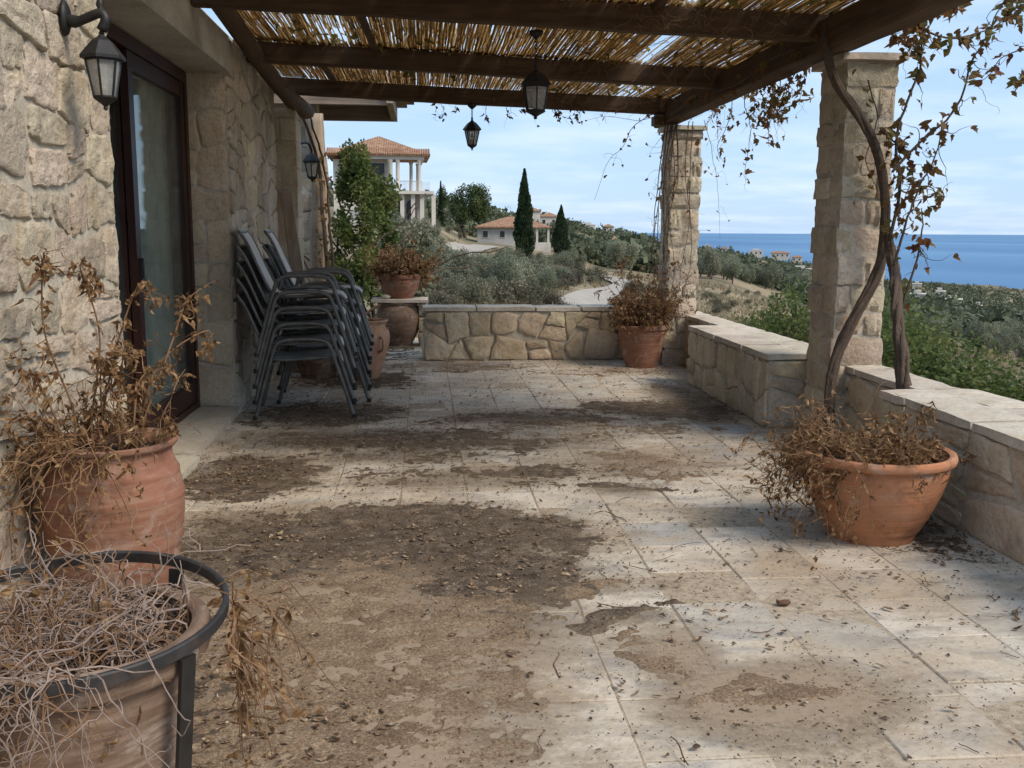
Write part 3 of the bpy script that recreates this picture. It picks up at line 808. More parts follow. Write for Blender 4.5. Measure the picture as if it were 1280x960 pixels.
# reed matting, one mat to each bay; the reeds run along the terrace
def reed_mat(y0, y1, seed, holes=()):
    r = np.random.default_rng(seed); mb = MB()
    for lay, (s0, s1) in enumerate(((0.0056, 0.0086), (0.009, 0.021))):
        x = -1.36
        while x < 2.60:
            x += r.uniform(s0, s1)
            if r.random() < 0.03: x += r.uniform(0.003, 0.010)
            m_ = y0 + r.uniform(0.3, 0.8) * (y1 - y0)
            for a, b in ((y0 - r.uniform(0, 0.1), m_), (m_ - r.uniform(-0.03, 0.15), y1 + r.uniform(0.0, 0.12))):
                n = 8
                ys = np.linspace(a, b, n)
                xs = x + np.cumsum(r.normal(0, 0.0024, n)); zs = zb(xs) + 0.162 + lay * 0.016 + r.uniform(0, 0.014) + 0.004 * np.sin(ys * 3 + x * 9)
                skip = False
                for hx, hy, hr1, hr2 in holes:
                    if abs(x - hx) < hr1 * r.uniform(0.3, 1.2) and a < hy + hr2 and b > hy - hr2: skip = skip or r.random() < 0.8
                if skip: continue
                mb.shell(np.stack([xs, ys, zs], 1), r.uniform(0.0042, 0.0062))
    return mb
bays = [(4.75, 6.25), (6.25, 8.27), (8.27, 10.25)]
for i, (a, b) in enumerate(bays):
    hl = {1: [(-0.66, 7.9, 0.16, 0.3), (1.75, 7.4, 0.12, 0.3), (-1.0, 7.3, 0.08, 0.2)], 2: [(1.95, 9.2, 0.2, 0.4)], 0: [(1.6, 6.0, 0.1, 0.2)]}.get(i, [])
    obj('reed_mat', reed_mat(a, b, 90 + i, hl), M['reed'], perg, world=True, kind='stuff')

# ================================================================== FOLIAGE BUILDERS
def unit(a): return a / (np.linalg.norm(a, axis=-1, keepdims=True) + 1e-12)

def leaves(mb, P, D, L, W, rs_, curl=0.5, fold=0.4, stations=((0.0, 0.10), (0.18, 0.7), (0.42, 1.0), (0.66, 0.72), (0.86, 0.42), (1.0, 0.04)), rag=0.35):
    """a curled, twisted leaf blade with an uneven edge at each P pointing along D"""
    P, D = np.asarray(P, float), unit(np.asarray(D, float)); n = len(P)
    if n == 0: return mb
    L = np.broadcast_to(L, n); W = np.broadcast_to(W, n)
    S = unit(np.cross(D, rs_.normal(0, 1, (n, 3)))); Nn = np.cross(S, D)
    cu, cs2, tw = rs_.normal(0, curl, n), rs_.normal(0, curl * 0.5, n), rs_.normal(0, 1.3, n)
    K = len(stations); V = np.zeros((n, 2 * K, 3))
    for k, (tt, ww) in enumerate(stations):
        c = P + D * (L * tt)[:, None] + Nn * (cu * L * tt * tt)[:, None] + S * (cs2 * L * tt * tt)[:, None]
        s2 = unit(S * np.cos(tw * tt)[:, None] + Nn * np.sin(tw * tt)[:, None]); n2 = np.cross(s2, D)
        wa, wb = (W * ww / 2 * np.clip(1 + rs_.normal(0, rag, n), 0.15, 2) for _ in range(2))
        lift = np.abs(rs_.normal(0.7, 0.4, n)) * fold
        V[:, 2 * k] = c - s2 * wa[:, None] + n2 * (lift * wa)[:, None]
        V[:, 2 * k + 1] = c + s2 * wb[:, None] + n2 * (lift * wb)[:, None]
    b = (np.arange(n) * 2 * K)[:, None]
    F = np.concatenate([b + np.array([[2 * k, 2 * k + 1, 2 * k + 3, 2 * k + 2]]) for k in range(K - 1)]).tolist()
    return mb.add(V.reshape(-1, 3), F)
LOBED = ((0.0, 0.12), (0.08, 0.75), (0.25, 1.0), (0.38, 0.62), (0.55, 0.85), (0.72, 0.45), (1.0, 0.03))

def walk(p, d, n, step, rs_, wig=0.25, grav=0.0, pull=None):
    pts = [np.array(p, float)]; d = unit(np.array(d, float))
    for i in range(n):
        d = unit(d + rs_.normal(0, wig, 3) + np.array([0, 0, -grav]) + (0 if pull is None else pull))
        pts.append(pts[-1] + d * step)
    return np.array(pts)

def in_pot(rs_, c, r, n):
    a = rs_.uniform(0, 2 * math.pi, n); q = r * np.sqrt(rs_.uniform(0, 1, n))
    return np.stack([c[0] + q * np.cos(a), c[1] + q * np.sin(a), np.full(n, c[2])], 1)

# ================================================================== POTS
def make_pot(name, label, loc, prof, wall, mat, soil_z=None, seg=40, cat='flower pot', ridges=(), wob=0.008):
    p = thing(name, label, cat, loc)
    prof = np.array(prof, float)
    z = np.linspace(prof[0, 1], prof[-1, 1], 46)
    # smooth profile through the given radii with turned ridges
    cs = spline(np.stack([prof[:, 0], np.zeros(len(prof)), prof[:, 1]], 1), 60)
    rr, zz_ = cs[:, 0].copy(), cs[:, 2]
    for rz_, amp, wd in ridges: rr += amp * np.exp(-((zz_ - rz_) / wd) ** 2)
    outer = np.stack([rr, zz_], 1)
    top = outer[-1]
    inner = [(top[0] - wall * 0.4, top[1] + 0.004), (top[0] - wall, top[1] - 0.004)]
    sz = soil_z if soil_z is not None else top[1] - 0.06
    for q in outer[::-1]:
        if sz - 0.06 < q[1] < top[1] - 0.02: inner.append((max(q[0] - wall, 0.02), q[1]))
    body = MB().lathe(np.vstack([outer, np.array(inner)]), seg, wob=wob, closed_ends=True)
    obj('body', body, mat, p, smooth=True, sharp=70)
    rs_ = np.random.default_rng(int(abs(loc[0] * 100) + abs(loc[1] * 10)))
    ri = float(np.interp(sz, zz_, rr)) - wall * 0.8
    rings = [(ri * s, sz + (1 - s) * 0.02) for s in (1.0, 0.8, 0.6, 0.4, 0.2)]
    sm = MB().lathe([(ri * 0.9, sz - 0.05)] + rings, 28)
    sm.v[0] += rs_.normal(0, 0.006, sm.v[0].shape)
    obj('soil', sm, M['soil_pot'], p, smooth=True)
    return p

# A tall red urn by the wall
UA = (-1.10, 3.52, 0.0)
make_pot('urn_planter', 'tall round bellied red terracotta urn against the house wall', UA,
         [(0.155, 0.0), (0.172, 0.06), (0.206, 0.18), (0.232, 0.32), (0.238, 0.42), (0.226, 0.50), (0.208, 0.555), (0.204, 0.585), (0.222, 0.605), (0.226, 0.62)], 0.028,
         M['terra_red'], 0.575, 48, 'urn', ridges=[(0.20, 0.005, 0.006), (0.265, 0.006, 0.006), (0.335, 0.006, 0.007), (0.43, 0.005, 0.006), (0.515, 0.006, 0.006)], wob=0.01)
# B weathered pot in an iron hoop stand
PB = (-0.66, 1.84, 0.0)
make_pot('round_planter', 'weathered clay pot standing inside a black iron hoop stand', PB,
         [(0.140, 0.03), (0.155, 0.10), (0.185, 0.28), (0.204, 0.44), (0.214, 0.53), (0.218, 0.55), (0.240, 0.558), (0.247, 0.585), (0.242, 0.610)], 0.032,
         M['terra_dusty'], 0.565, 56, ridges=[(0.50, 0.004, 0.006)], wob=0.006)
stand = thing('iron_stand', 'dark iron hoop plant stand around the foreground pot', 'plant stand', (PB[0] - 0.005, PB[1] + 0.02, 0))
hp = MB(); ra, rb = 0.272, 0.282
a = np.linspace(0, 2 * math.pi, 56, endpoint=False)
hz = 0.628 + 0.022 * np.sin(a)                       # hangs a little low at the front
V = np.concatenate([np.stack([r_ * np.cos(a), r_ * np.sin(a), hz + z_], 1) for r_, z_ in ((ra, -0.012), (rb, -0.012), (rb + 0.001, 0.009), (rb - 0.002, 0.012), (ra + 0.002, 0.012), (ra - 0.001, 0.009))])
hp.add(V, [(i * 56 + k, i * 56 + (k + 1) % 56, ((i + 1) % 6) * 56 + (k + 1) % 56, ((i + 1) % 6) * 56 + k) for i in range(6) for k in range(56)])
obj('hoop', hp, M['hoop'], stand, smooth=True, sharp=40)
for ang in (R(-30), R(62), R(152), R(-118)):
    e = np.array([math.cos(ang), math.sin(ang), 0]); zt_ = 0.628 + 0.022 * math.sin(ang) - 0.02
    lg = MB().bar(e * 0.277 + (0, 0, zt_), e * 0.225 + (0, 0, 0.10), 0.034, 0.008, e).bar(e * 0.225 + (0, 0, 0.10), e * 0.23 + (0, 0, 0.002), 0.034, 0.008, e)
    obj('leg', lg, M['iron'], stand)
lr = MB().tube(np.stack([0.22 * np.cos(np.linspace(0, 2 * math.pi, 33)), 0.22 * np.sin(np.linspace(0, 2 * math.pi, 33)), np.full(33, 0.11)], 1), 0.007, 6, False)
obj('lower_ring', lr, M['iron'], stand, smooth=True)
# F wide bowl by the right wall
BF = (2.0, 4.19, 0.0)
make_pot('bowl_planter', 'wide orange terracotta bowl full of withered plants by the low wall', BF,
         [(0.185, 0.0), (0.198, 0.035), (0.235, 0.10), (0.280, 0.20), (0.308, 0.29), (0.316, 0.335), (0.319, 0.350), (0.336, 0.358), (0.342, 0.378), (0.337, 0.395)], 0.030,
         M['terra'], 0.33, 64, ridges=[(0.052, 0.004, 0.006), (0.115, 0.003, 0.005), (0.155, 0.003, 0.005)], wob=0.005)
# E small pot at the far pillar
PE = (2.18, 9.83, 0.0)
make_pot('flower_pot', 'reddish terracotta pot with a brown dead shrub before the far pillar', PE,
         [(0.155, 0.0), (0.165, 0.03), (0.195, 0.14), (0.222, 0.27), (0.235, 0.35), (0.238, 0.375), (0.252, 0.385), (0.254, 0.415), (0.248, 0.425)], 0.025, M['terra_red'], 0.38, 40)
# C amphora behind the chairs
PC = (-0.545, 9.15, 0.0)
pc = make_pot('amphora_planter', 'pale orange clay jar with loop handles behind the stacked chairs', PC,
         [(0.115, 0.0), (0.135, 0.05), (0.185, 0.20), (0.220, 0.34), (0.222, 0.42), (0.200, 0.48), (0.192, 0.505), (0.212, 0.53), (0.214, 0.54)], 0.022, M['terra_pale'], 0.49, 36, 'jar', ridges=[(0.33, 0.004, 0.006)])
for sx in (-50, 130):
    ang = R(sx); e = np.array([math.cos(ang), math.sin(ang), 0])
    obj('handle', MB().tube(spline([e * 0.205 + (0, 0, 0.40), e * 0.265 + (0, 0, 0.385), e * 0.270 + (0, 0, 0.30), e * 0.205 + (0, 0, 0.26)], 12), 0.012, 7), M['terra_pale'], pc, smooth=True)
PC2 = (-0.98, 9.25, 0.0)
make_pot('flower_pot', 'dusty brown clay pot in the shade behind the chair stacks', PC2,
         [(0.15, 0.0), (0.17, 0.05), (0.215, 0.18), (0.235, 0.29), (0.240, 0.33), (0.256, 0.34), (0.256, 0.37), (0.25, 0.38)], 0.025, M['terra_dusty'], 0.33, 36)
# D urn with a slab and a second pot on it
UD = (-0.30, 11.8, 0.0)
make_pot('urn_planter', 'dusty brown urn carrying a stone slab beyond the low wall', UD,
         [(0.145, 0.0), (0.165, 0.05), (0.225, 0.18), (0.258, 0.33), (0.245, 0.43), (0.215, 0.48), (0.225, 0.50), (0.23, 0.51)], 0.03, M['terra_dusty'], 0.42, 36, 'urn')
srs = np.random.default_rng(77)
V, F, c = rough_block((-0.62, 11.58, 0.517), (0.05, 12.05, 0.56), srs, 0.004, (5, 4, 1), 0.006)
tag(link('stone_slab', MB().add(V, F).mesh('stone_slab', M['coping'], True, 45), None, c), 'pale flat stone slab laid across the dusty urn', 'slab')
pr_ = thing('stone_pier', 'little stone pier holding the end of the slab', 'pier', (-0.01, 11.85, 0))
for z0_, z1_ in ((-0.02, 0.17), (0.175, 0.35), (0.355, 0.515)):
    put_block('stone', pr_, (-0.075, 11.66, z0_), (0.04, 12.02, z1_), srs, M['stone'], 0.007)
UT = (-0.285, 11.80, 0.562)
make_pot('flower_pot', 'rounded brown terracotta pot of dry stems on top of the slab', UT,
         [(0.145, 0.0), (0.165, 0.03), (0.205, 0.10), (0.232, 0.18), (0.238, 0.225), (0.25, 0.235), (0.252, 0.265), (0.246, 0.275)], 0.024, M['terra_red'], 0.24, 36)
tag(obj('pebble', MB().lathe([(0.02, -0.012), (0.045, 0.0), (0.05, 0.02), (0.03, 0.035), (0.005, 0.04)], 10, (-0.44, 11.66, 0.574), wob=0.15), M['coping'], smooth=True), 'small pale pebble lying on the slab before the upper pot', 'pebble')

# ================================================================== STACKED CHAIRS
def make_chair():
    root = bpy.data.objects.new('stacking_chair', None); COL.objects.link(root)
    def side(y):
        s = 1 if y > 0 else -1
        path = spline([(-0.355, y + s * 0.012, 0.0), (-0.295, y, 0.22), (-0.225, y, 0.46), (-0.195, y, 0.535), (-0.135, y, 0.567), (0.0, y, 0.574), (0.12, y, 0.566),
                       (0.175, y, 0.53), (0.205, y, 0.45), (0.285, y, 0.20), (0.345, y + s * 0.012, 0.0)], 34)
        o = obj('side_frame', MB().tube(path, 0.0145, 8), M['chair_frame'], root, smooth=True, sharp=60)
        for e in (path[0], path[-1]):
            obj('foot_cap', MB().tube([e + (0, 0, 0.0), e + (0, 0, 0.03)], 0.0175, 8), M['iron'], o)
    side(-0.275); side(0.275)
    rail = spline([(-0.455, 0, 0.885), (-0.40, 0, 0.80), (-0.315, 0, 0.60), (-0.245, 0, 0.455), (-0.20, 0, 0.425), (-0.05, 0, 0.425), (0.16, 0, 0.438), (0.24, 0, 0.428), (0.275, 0, 0.395)], 30)
    for s in (-1, 1):
        p = rail.copy(); p[:, 1] = s * 0.235
        obj('seat_rail', MB().tube(p, 0.0115, 7), M['chair_frame'], root, smooth=True, sharp=60)
    br = MB()
    for x, z_ in ((-0.215, 0.40), (0.20, 0.415)): br.tube([(x, -0.275, z_), (x, 0.275, z_)], 0.010, 6)
    br.tube([(-0.452, -0.235, 0.878), (-0.452, 0.235, 0.878)], 0.0115, 6)
    obj('crossbar', br, M['chair_frame'], root, smooth=True, sharp=60)
    def sling(a, b, sag):
        pts = rail[a:b]; ys = np.linspace(-0.228, 0.228, 9); V, F = [], []
        for lay in (0.0, -0.004):
            for p in pts:
                for y in ys:
                    k = 1 - (y / 0.235) ** 2
                    V.append((p[0] - sag[0] * k, y, p[2] + 0.009 + lay - sag[1] * k))
        n, mm = len(pts), 9
        for i in range(n - 1):
            for j in range(mm - 1):
                q = (i * mm + j, i * mm + j + 1, (i + 1) * mm + j + 1, (i + 1) * mm + j)
                F.append(q); F.append(tuple(n * mm + w for w in q[::-1]))
        for i in range(n - 1):
            for j in (0, mm - 1): F.append((i * mm + j, (i + 1) * mm + j, n * mm + (i + 1) * mm + j, n * mm + i * mm + j))
        for j in range(mm - 1):
            for i in (0, n - 1): F.append((i * mm + j, i * mm + j + 1, n * mm + i * mm + j + 1, n * mm + i * mm + j))
        return MB().add(V, F)
    obj('backrest', sling(0, 14, (0.014, 0.0)), M['sling'], root, smooth=True, sharp=50)
    obj('seat', sling(13, 30, (0.0, 0.016)), M['sling'], root, smooth=True, sharp=50)
    return root
chair0 = make_chair()
first = True
pos_w = ('lowest', 'second lowest', 'middle', 'second highest', 'topmost')
for sx, sy, rz0, nm, grp in ((-0.875, 7.44, R(4), 'stack nearer the door', 'chairs in the stack beside the door'),
                             (-0.80, 8.10, R(3), 'farther stack behind the first', 'chairs in the farther stack')):
    for k in range(5):
        c = chair0 if first else copy_tree(chair0)
        first = False
        c.location = (sx + 0.006 * k + random.uniform(-0.006, 0.006), sy + random.uniform(-0.008, 0.008), 0.004 + 0.113 * k)
        c.rotation_euler = (0, 0, rz0 + random.uniform(-0.012, 0.012))
        tag(c, f'charcoal grey metal sling chair, {pos_w[k]} in the {nm}', 'chair', grp)

# ================================================================== LANTERNS
def lantern_body(parent, zt, h, rt_, rb_, sides, scale_roof=1.25, bulb=True):
    """six (or four) sided tapering lantern hanging below zt: roof, corner bars, panes, base, finials (local to parent)"""
    rh = h * 0.34
    ang = [2 * math.pi * (k + 0.5) / sides for k in range(sides)]
    def ring(r, z_): return [(r * math.cos(q), r * math.sin(q), z_) for q in ang]
    prof = [(rt_ * scale_roof, zt - rh - 0.012), (rt_ * scale_roof, zt - rh), (rt_ * 0.92, zt - rh * 0.62), (rt_ * 0.60, zt - rh * 0.30), (rt_ * 0.26, zt - rh * 0.10), (rt_ * 0.16, zt)]
    rf = MB(); V = sum([ring(r, z_) for r, z_ in prof], []); n = sides
    F = [(i * n + k, i * n + (k + 1) % n, (i + 1) * n + (k + 1) % n, (i + 1) * n + k) for i in range(len(prof) - 1) for k in range(n)]
    F += [tuple(range(n))[::-1], tuple((len(prof) - 1) * n + k for k in range(n))]
    rf.add(V, F)
    roof = obj('lantern_roof', rf, M['iron'], parent)
    obj('finial', MB().lathe([(0.004, zt - 0.002), (rt_ * 0.18, zt + 0.004), (rt_ * 0.10, zt + 0.014), (rt_ * 0.17, zt + 0.024), (0.003, zt + 0.036)], 10), M['iron'], roof, smooth=True)
    z1_, z0_ = zt - rh - 0.012, zt - h
    cage = MB()
    top, bot = ring(rt_, z1_), ring(rb_, z0_)
    bw = rt_ * 0.11
    for k in range(n):
        cage.bar(bot[k], top[k], bw, bw, (math.cos(ang[k]), math.sin(ang[k]), 0))
        for rr_, zz1 in ((rt_, z1_ - bw * 0.5), (rb_, z0_ + bw * 0.5)):
            A, B = ring(rr_, zz1)[k], ring(rr_, zz1)[(k + 1) % n]; cage.bar(A, B, bw * 0.9, bw * 0.9)
    obj('cage', cage, M['iron'], parent)
    for k in range(n):
        A, B, C, D = (np.array(q) for q in (bot[k], bot[(k + 1) % n], top[(k + 1) % n], top[k]))
        nn = unit(np.cross(B - A, D - A)); mid = (A + B + C + D) / 4
        q = [mid + (p - mid) * 0.97 for p in (A, B, C, D)]
        obj('pane', MB().add(q + [p - nn * 0.003 for p in q], [(0, 1, 2, 3), (7, 6, 5, 4), (0, 4, 5, 1), (1, 5, 6, 2), (2, 6, 7, 3), (3, 7, 4, 0)]), M['lamp_glass'], parent)
    base = MB().lathe([(0.003, z0_ - h * 0.20), (rb_ * 0.22, z0_ - h * 0.17), (rb_ * 0.16, z0_ - h * 0.135), (rb_ * 0.45, z0_ - h * 0.09), (rb_ * 0.95, z0_ - h * 0.03), (rb_ * 1.12, z0_), (0.002, z0_ + 0.002)], 16)
    obj('base', base, M['iron'], parent, smooth=True, sharp=50)
    if bulb:
        b = MB().tube([(0, 0, z0_), (0, 0, z0_ + (z1_ - z0_) * 0.42)], rb_ * 0.30, 10)
        cd = obj('candle_tube', b, M['ceramic'], parent, smooth=True, sharp=50)
        bz = z0_ + (z1_ - z0_) * 0.42
        obj('bulb', MB().lathe([(rb_ * 0.16, bz), (rb_ * 0.34, bz + 0.025), (rb_ * 0.30, bz + 0.045), (rb_ * 0.08, bz + 0.07)], 10), M['bulb'], cd, smooth=True)

# wall lantern
WL = (-1.225, 4.10, 0)
wl_ = thing('wall_lantern', 'black wall lantern on a bracket beside the door, the nearest one', 'lantern', (WL[0], WL[1], 0))
lantern_body(wl_, 2.085, 0.235, 0.066, 0.040, 6, 1.30)
bp = obj('backplate', MB().lathe([(0.002, 0), (0.055, 0), (0.05, 0.012), (0.03, 0.022), (0.002, 0.026)], 20), M['iron'], wl_, smooth=True)
bp.rotation_euler = (0, R(90), 0); bp.location = (-1.372 - WL[0], 0.03, 2.15); bp.scale = (1.25, 0.8, 1.0)
obj('bracket', MB().tube(spline([(-0.155, 0.03, 2.15), (-0.10, 0.02, 2.135), (-0.05, 0.01, 2.15), (0.0, 0, 2.165), (0.018, 0, 2.14), (0.0, 0, 2.10)], 16), [0.024] * 4 + [0.019] * 8 + [0.021] * 4, 8), M['iron'], wl_, smooth=True)
obj('top_finial', MB().lathe([(0.012, 2.15), (0.018, 2.168), (0.010, 2.18), (0.016, 2.195), (0.011, 2.215), (0.003, 2.222)], 10), M['iron'], wl_, smooth=True)
def hanging(name, label, loc, zhook, zt, h, r1, r2, yaw=0.0):
    t_ = thing(name, label, 'lantern', loc, yaw)
    lantern_body(t_, zt, h, r1, r2, 6)
    obj('ceiling_rose', MB().lathe([(0.045, zhook), (0.042, zhook - 0.02), (0.012, zhook - 0.045), (0.006, zhook - 0.05)], 16), M['iron'], t_, smooth=True)
    ch = MB(); z_ = zhook - 0.045; k = 0
    while z_ > zt + 0.03:
        a = np.linspace(0, 2 * math.pi, 9)
        ln = 0.022
        e = np.stack([0.008 * np.cos(a), np.zeros(9), ln * 0.62 * np.sin(a)], 1)
        if k % 2: e = e[:, [1, 0, 2]]
        ch.tube(e + (0, 0, z_ - ln / 2), 0.0028, 5, False); z_ -= ln * 0.9; k += 1
    obj('chain', ch, M['iron'], t_)
    return t_
hanging('hanging_lantern', 'large dark lantern hung on a chain in the middle of the pergola', (0.707, 6.42, 0), 2.58, 2.345, 0.25, 0.083, 0.058)
hanging('hanging_lantern', 'small black lantern hung from the far beam against the sky', (0.481, 10.06, 0), 2.575, 2.42, 0.24, 0.074, 0.042, 0.3)
wl2 = thing('wall_lantern', 'small wall lantern on the far side of the pilaster', 'lantern', (-1.135, 10.55, 0))
lantern_body(wl2, 2.13, 0.25, 0.080, 0.048, 6)
obj('bracket', MB().tube(spline([(-0.16, -0.27, 2.16), (-0.1, -0.2, 2.20), (-0.03, -0.05, 2.22), (0, 0, 2.15)], 12), 0.014, 7), M['iron'], wl2, smooth=True)

# ================================================================== DEAD PLANTS
def dead_plant(name, label, base, r0, nst, hgt, spread, seed, stem='twig_brown', leaf='dry_leaf', nleaf=6, droop=0.05, thick=0.0035, side=4, ll=(0.02, 0.05), wig=0.22, pull=None, extra=None, hang=0):
    rs_ = np.random.default_rng(seed)
    pl_ = thing(name, label, 'dead plant', base)
    st, lf = MB(), MB()
    b0 = np.zeros(3)
    roots = in_pot(rs_, b0, r0, nst)
    LP, LD = [], []
    def grow(p, d, length, th, depth):
        n = max(4, int(length / 0.035)); pts = walk(p, d, n, length / n, rs_, wig, droop, pull)
        st.tube(pts, np.linspace(th, th * 0.4, len(pts)), 3 if depth else 4, False)
        k = rs_.poisson(nleaf * (0.6 if depth else 1.0))
        for i in rs_.integers(max(1, len(pts) // 3), len(pts), k):
            LP.append(pts[i]); LD.append(rs_.normal(0, 0.7, 3) + np.array([0, 0, -0.8]))
        if depth < 2:
            for i in rs_.integers(1, len(pts) - 1, side if depth == 0 else 2):
                dd = unit(pts[i] - pts[i - 1] + rs_.normal(0, 0.75, 3))
                grow(pts[i], dd, length * rs_.uniform(0.25, 0.5), th * 0.55, depth + 1)
    for p in roots:
        out = p / (np.linalg.norm(p) + 0.05)
        d = np.array([out[0] * spread, out[1] * spread, 1.0]) + rs_.normal(0, 0.25, 3) * spread
        grow(p, d, hgt * rs_.uniform(0.45, 1.1), thick * rs_.uniform(0.7, 1.2), 0)
    if extra: extra(rs_, grow, LP, LD)
    obj('stems', st, M[stem], pl_, kind='stuff')
    if LP:
        n = len(LP)
        leaves(lf, LP, LD, rs_.uniform(*ll, n), rs_.uniform(ll[0] * 0.35, ll[1] * 0.42, n), rs_, 0.8, 0.8)
        obj('dry_leaves', lf, M[leaf], pl_)
    return pl_

# A: tall withered stalks
def stalks_A(rs_, grow, LP, LD):
    b = np.array([UA[0], UA[1], 0.575])
    for (px, py, Y, nl, ll) in ((55, 325, 3.35, 60, 0.05), (100, 340, 3.40, 55, 0.05), (175, 362, 3.55, 70, 0.05), (235, 380, 3.75, 60, 0.045), (258, 420, 3.85, 26, 0.045), (28, 470, 3.3, 40, 0.04), (160, 440, 3.5, 60, 0.05), (130, 455, 3.45, 50, 0.05), (190, 470, 3.6, 50, 0.05), (12, 540, 3.25, 40, 0.05)):
        tip = at(px, py, Y=Y) - b
        s = np.array([tip[0] * 0.3 + rs_.normal(0, 0.04), tip[1] * 0.3, 0.0])
        mid = s * 0.5 + tip * 0.5 + np.array([rs_.normal(0, 0.03), 0, 0.10])
        pts = spline([s, s * 0.7 + mid * 0.3 + rs_.normal(0, 0.02, 3), mid, tip + (0, 0, 0.02), tip + np.array([rs_.normal(0.03, 0.02), 0, -0.05])], 22)
        stA.tube(pts, np.linspace(0.005, 0.0016, len(pts)), 5, False)
        for i in rs_.integers(5, 22, nl):
            LP.append(pts[i] + rs_.normal(0, 0.012, 3)); LD.append(rs_.normal(0, 0.5, 3) + np.array([0, 0, -1.0]))
        for i in rs_.integers(6, 20, 6):
            grow(pts[i], unit(rs_.normal(0, 1, 3) + (0, 0, 0.2)), rs_.uniform(0.06, 0.16), 0.0018, 1)
stA = MB()
pA = dead_plant('dead_plant', 'tall withered brown stalks drooping from the red urn', (UA[0], UA[1], 0.575), 0.17, 30, 0.30, 0.75, 101, 'twig_brown', 'dry_leaf', 3, 0.10, 0.0028, 2, (0.018, 0.05), 0.26, None, stalks_A)
obj('tall_stalks', stA, M['twig_brown'], pA, kind='stuff')
# trailing tangle over the left and front of the urn
tr_ = MB(); trl = MB(); r_ = np.random.default_rng(102); LP, LD = [], []
for i in range(95):
    a = R(r_.uniform(165, 285)); e = np.array([math.cos(a), math.sin(a), 0])
    p0 = e * r_.uniform(0.10, 0.2) + (0, 0, 0.02)
    pts = walk(p0, e + (0, 0, 0.6), 15, r_.uniform(0.022, 0.034), r_, 0.30, 0.17, e * 0.03)
    rr_ = np.linalg.norm(pts[:, :2], axis=1); lim = np.where(pts[:, 2] < 0.03, 0.244, 0)
    k = np.where(rr_ < lim, lim / (rr_ + 1e-6), 1); pts[:, :2] *= k[:, None]
    pts[:, 0] = np.maximum(pts[:, 0], -0.30)
    tr_.tube(pts, np.linspace(0.0024, 0.0011, len(pts)), 3, False)
    for j in r_.integers(3, 16, 4): LP.append(pts[j]); LD.append(r_.normal(0, 0.5, 3) + (0, 0, -0.8))
leaves(trl, LP, LD, r_.uniform(0.015, 0.04, len(LP)), r_.uniform(0.006, 0.018, len(LP)), r_, 0.7, 0.6)
obj('trailing_stems', tr_, M['twig_brown'], pA, kind='stuff'); obj('dry_leaves', trl, M['dry_leaf'], pA)

# B: pale tangle of dead twigs spilling over the foreground pot
tb = thing('dead_plant', 'pale tangled dead twigs spilling over the hooped foreground pot', 'dead plant', (PB[0], PB[1], 0.565))
r_ = np.random.default_rng(111); m1, m2, m3 = MB(), MB(), MB(); LP, LD = [], []
for i in range(520):
    p = in_pot(r_, (-0.02, -0.01, 0.0), 0.19, 1)[0] + (0, 0, r_.uniform(0.0, 0.06))
    a = r_.uniform(0, 2 * math.pi); d = np.array([math.cos(a), math.sin(a), r_.uniform(-0.15, 0.35)])
    pull = np.array([-0.03, -0.03, 0])
    pts = walk(p, d, 12, r_.uniform(0.012, 0.024), r_, 0.36, 0.05, pull)
    q = np.linalg.norm(pts[:, :2], axis=1); inside = q < 0.215
    far_ = (q > 0.205) & (pts[:, 0] > -0.05); pts[far_, :2] *= (0.205 / q[far_])[:, None]
    pts[:, 2] = np.where(inside, np.maximum(pts[:, 2], 0.004), pts[:, 2])
    rad_ = r_.uniform(0.0014, 0.0034); mq = m1 if r_.random() < 0.62 else m2
    mq.tube(pts, np.linspace(1, 0.35, len(pts)) * rad_, 4, False)
    for j_ in r_.integers(2, 11, 2):
        q2_ = walk(pts[j_], unit(pts[j_ + 1] - pts[j_] + r_.normal(0, 0.6, 3)), 5, r_.uniform(0.008, 0.016), r_, 0.3, 0.02); q2_[:, 2] = np.maximum(q2_[:, 2], 0.004)
        mq.tube(q2_, np.linspace(0.6, 0.25, 6) * rad_, 3, False)
    if i % 3 == 0: LP.append(pts[-1]); LD.append(r_.normal(0, 1, 3))
for i in range(150):                # hanging over the front left
    a = R(r_.uniform(175, 285)); e = np.array([math.cos(a), math.sin(a), 0])
    pts = walk(e * r_.uniform(0.15, 0.22) + (0, 0, 0.06), e * 1.0 + (0, 0, 0.25), 22, r_.uniform(0.012, 0.024), r_, 0.34, 0.15, e * 0.01)
    rr_ = np.linalg.norm(pts[:, :2], axis=1); lim = np.where(pts[:, 2] < 0.085, 0.262, 0)
    k = np.where(rr_ < lim, lim / (rr_ + 1e-6), 1); pts[:, :2] *= k[:, None]
    rad_ = r_.uniform(0.0012, 0.0025); mq = m1 if r_.random() < 0.7 else m2
    mq.tube(pts, np.linspace(1, 0.35, len(pts)) * rad_, 4, False)
    for j_ in r_.integers(5, 20, 3):
        q2_ = walk(pts[j_], unit(pts[j_ + 1] - pts[j_] + r_.normal(0, 0.6, 3)), 5, r_.uniform(0.008, 0.018), r_, 0.3, 0.1)
        mq.tube(q2_, np.linspace(0.6, 0.25, 6) * rad_, 3, False)
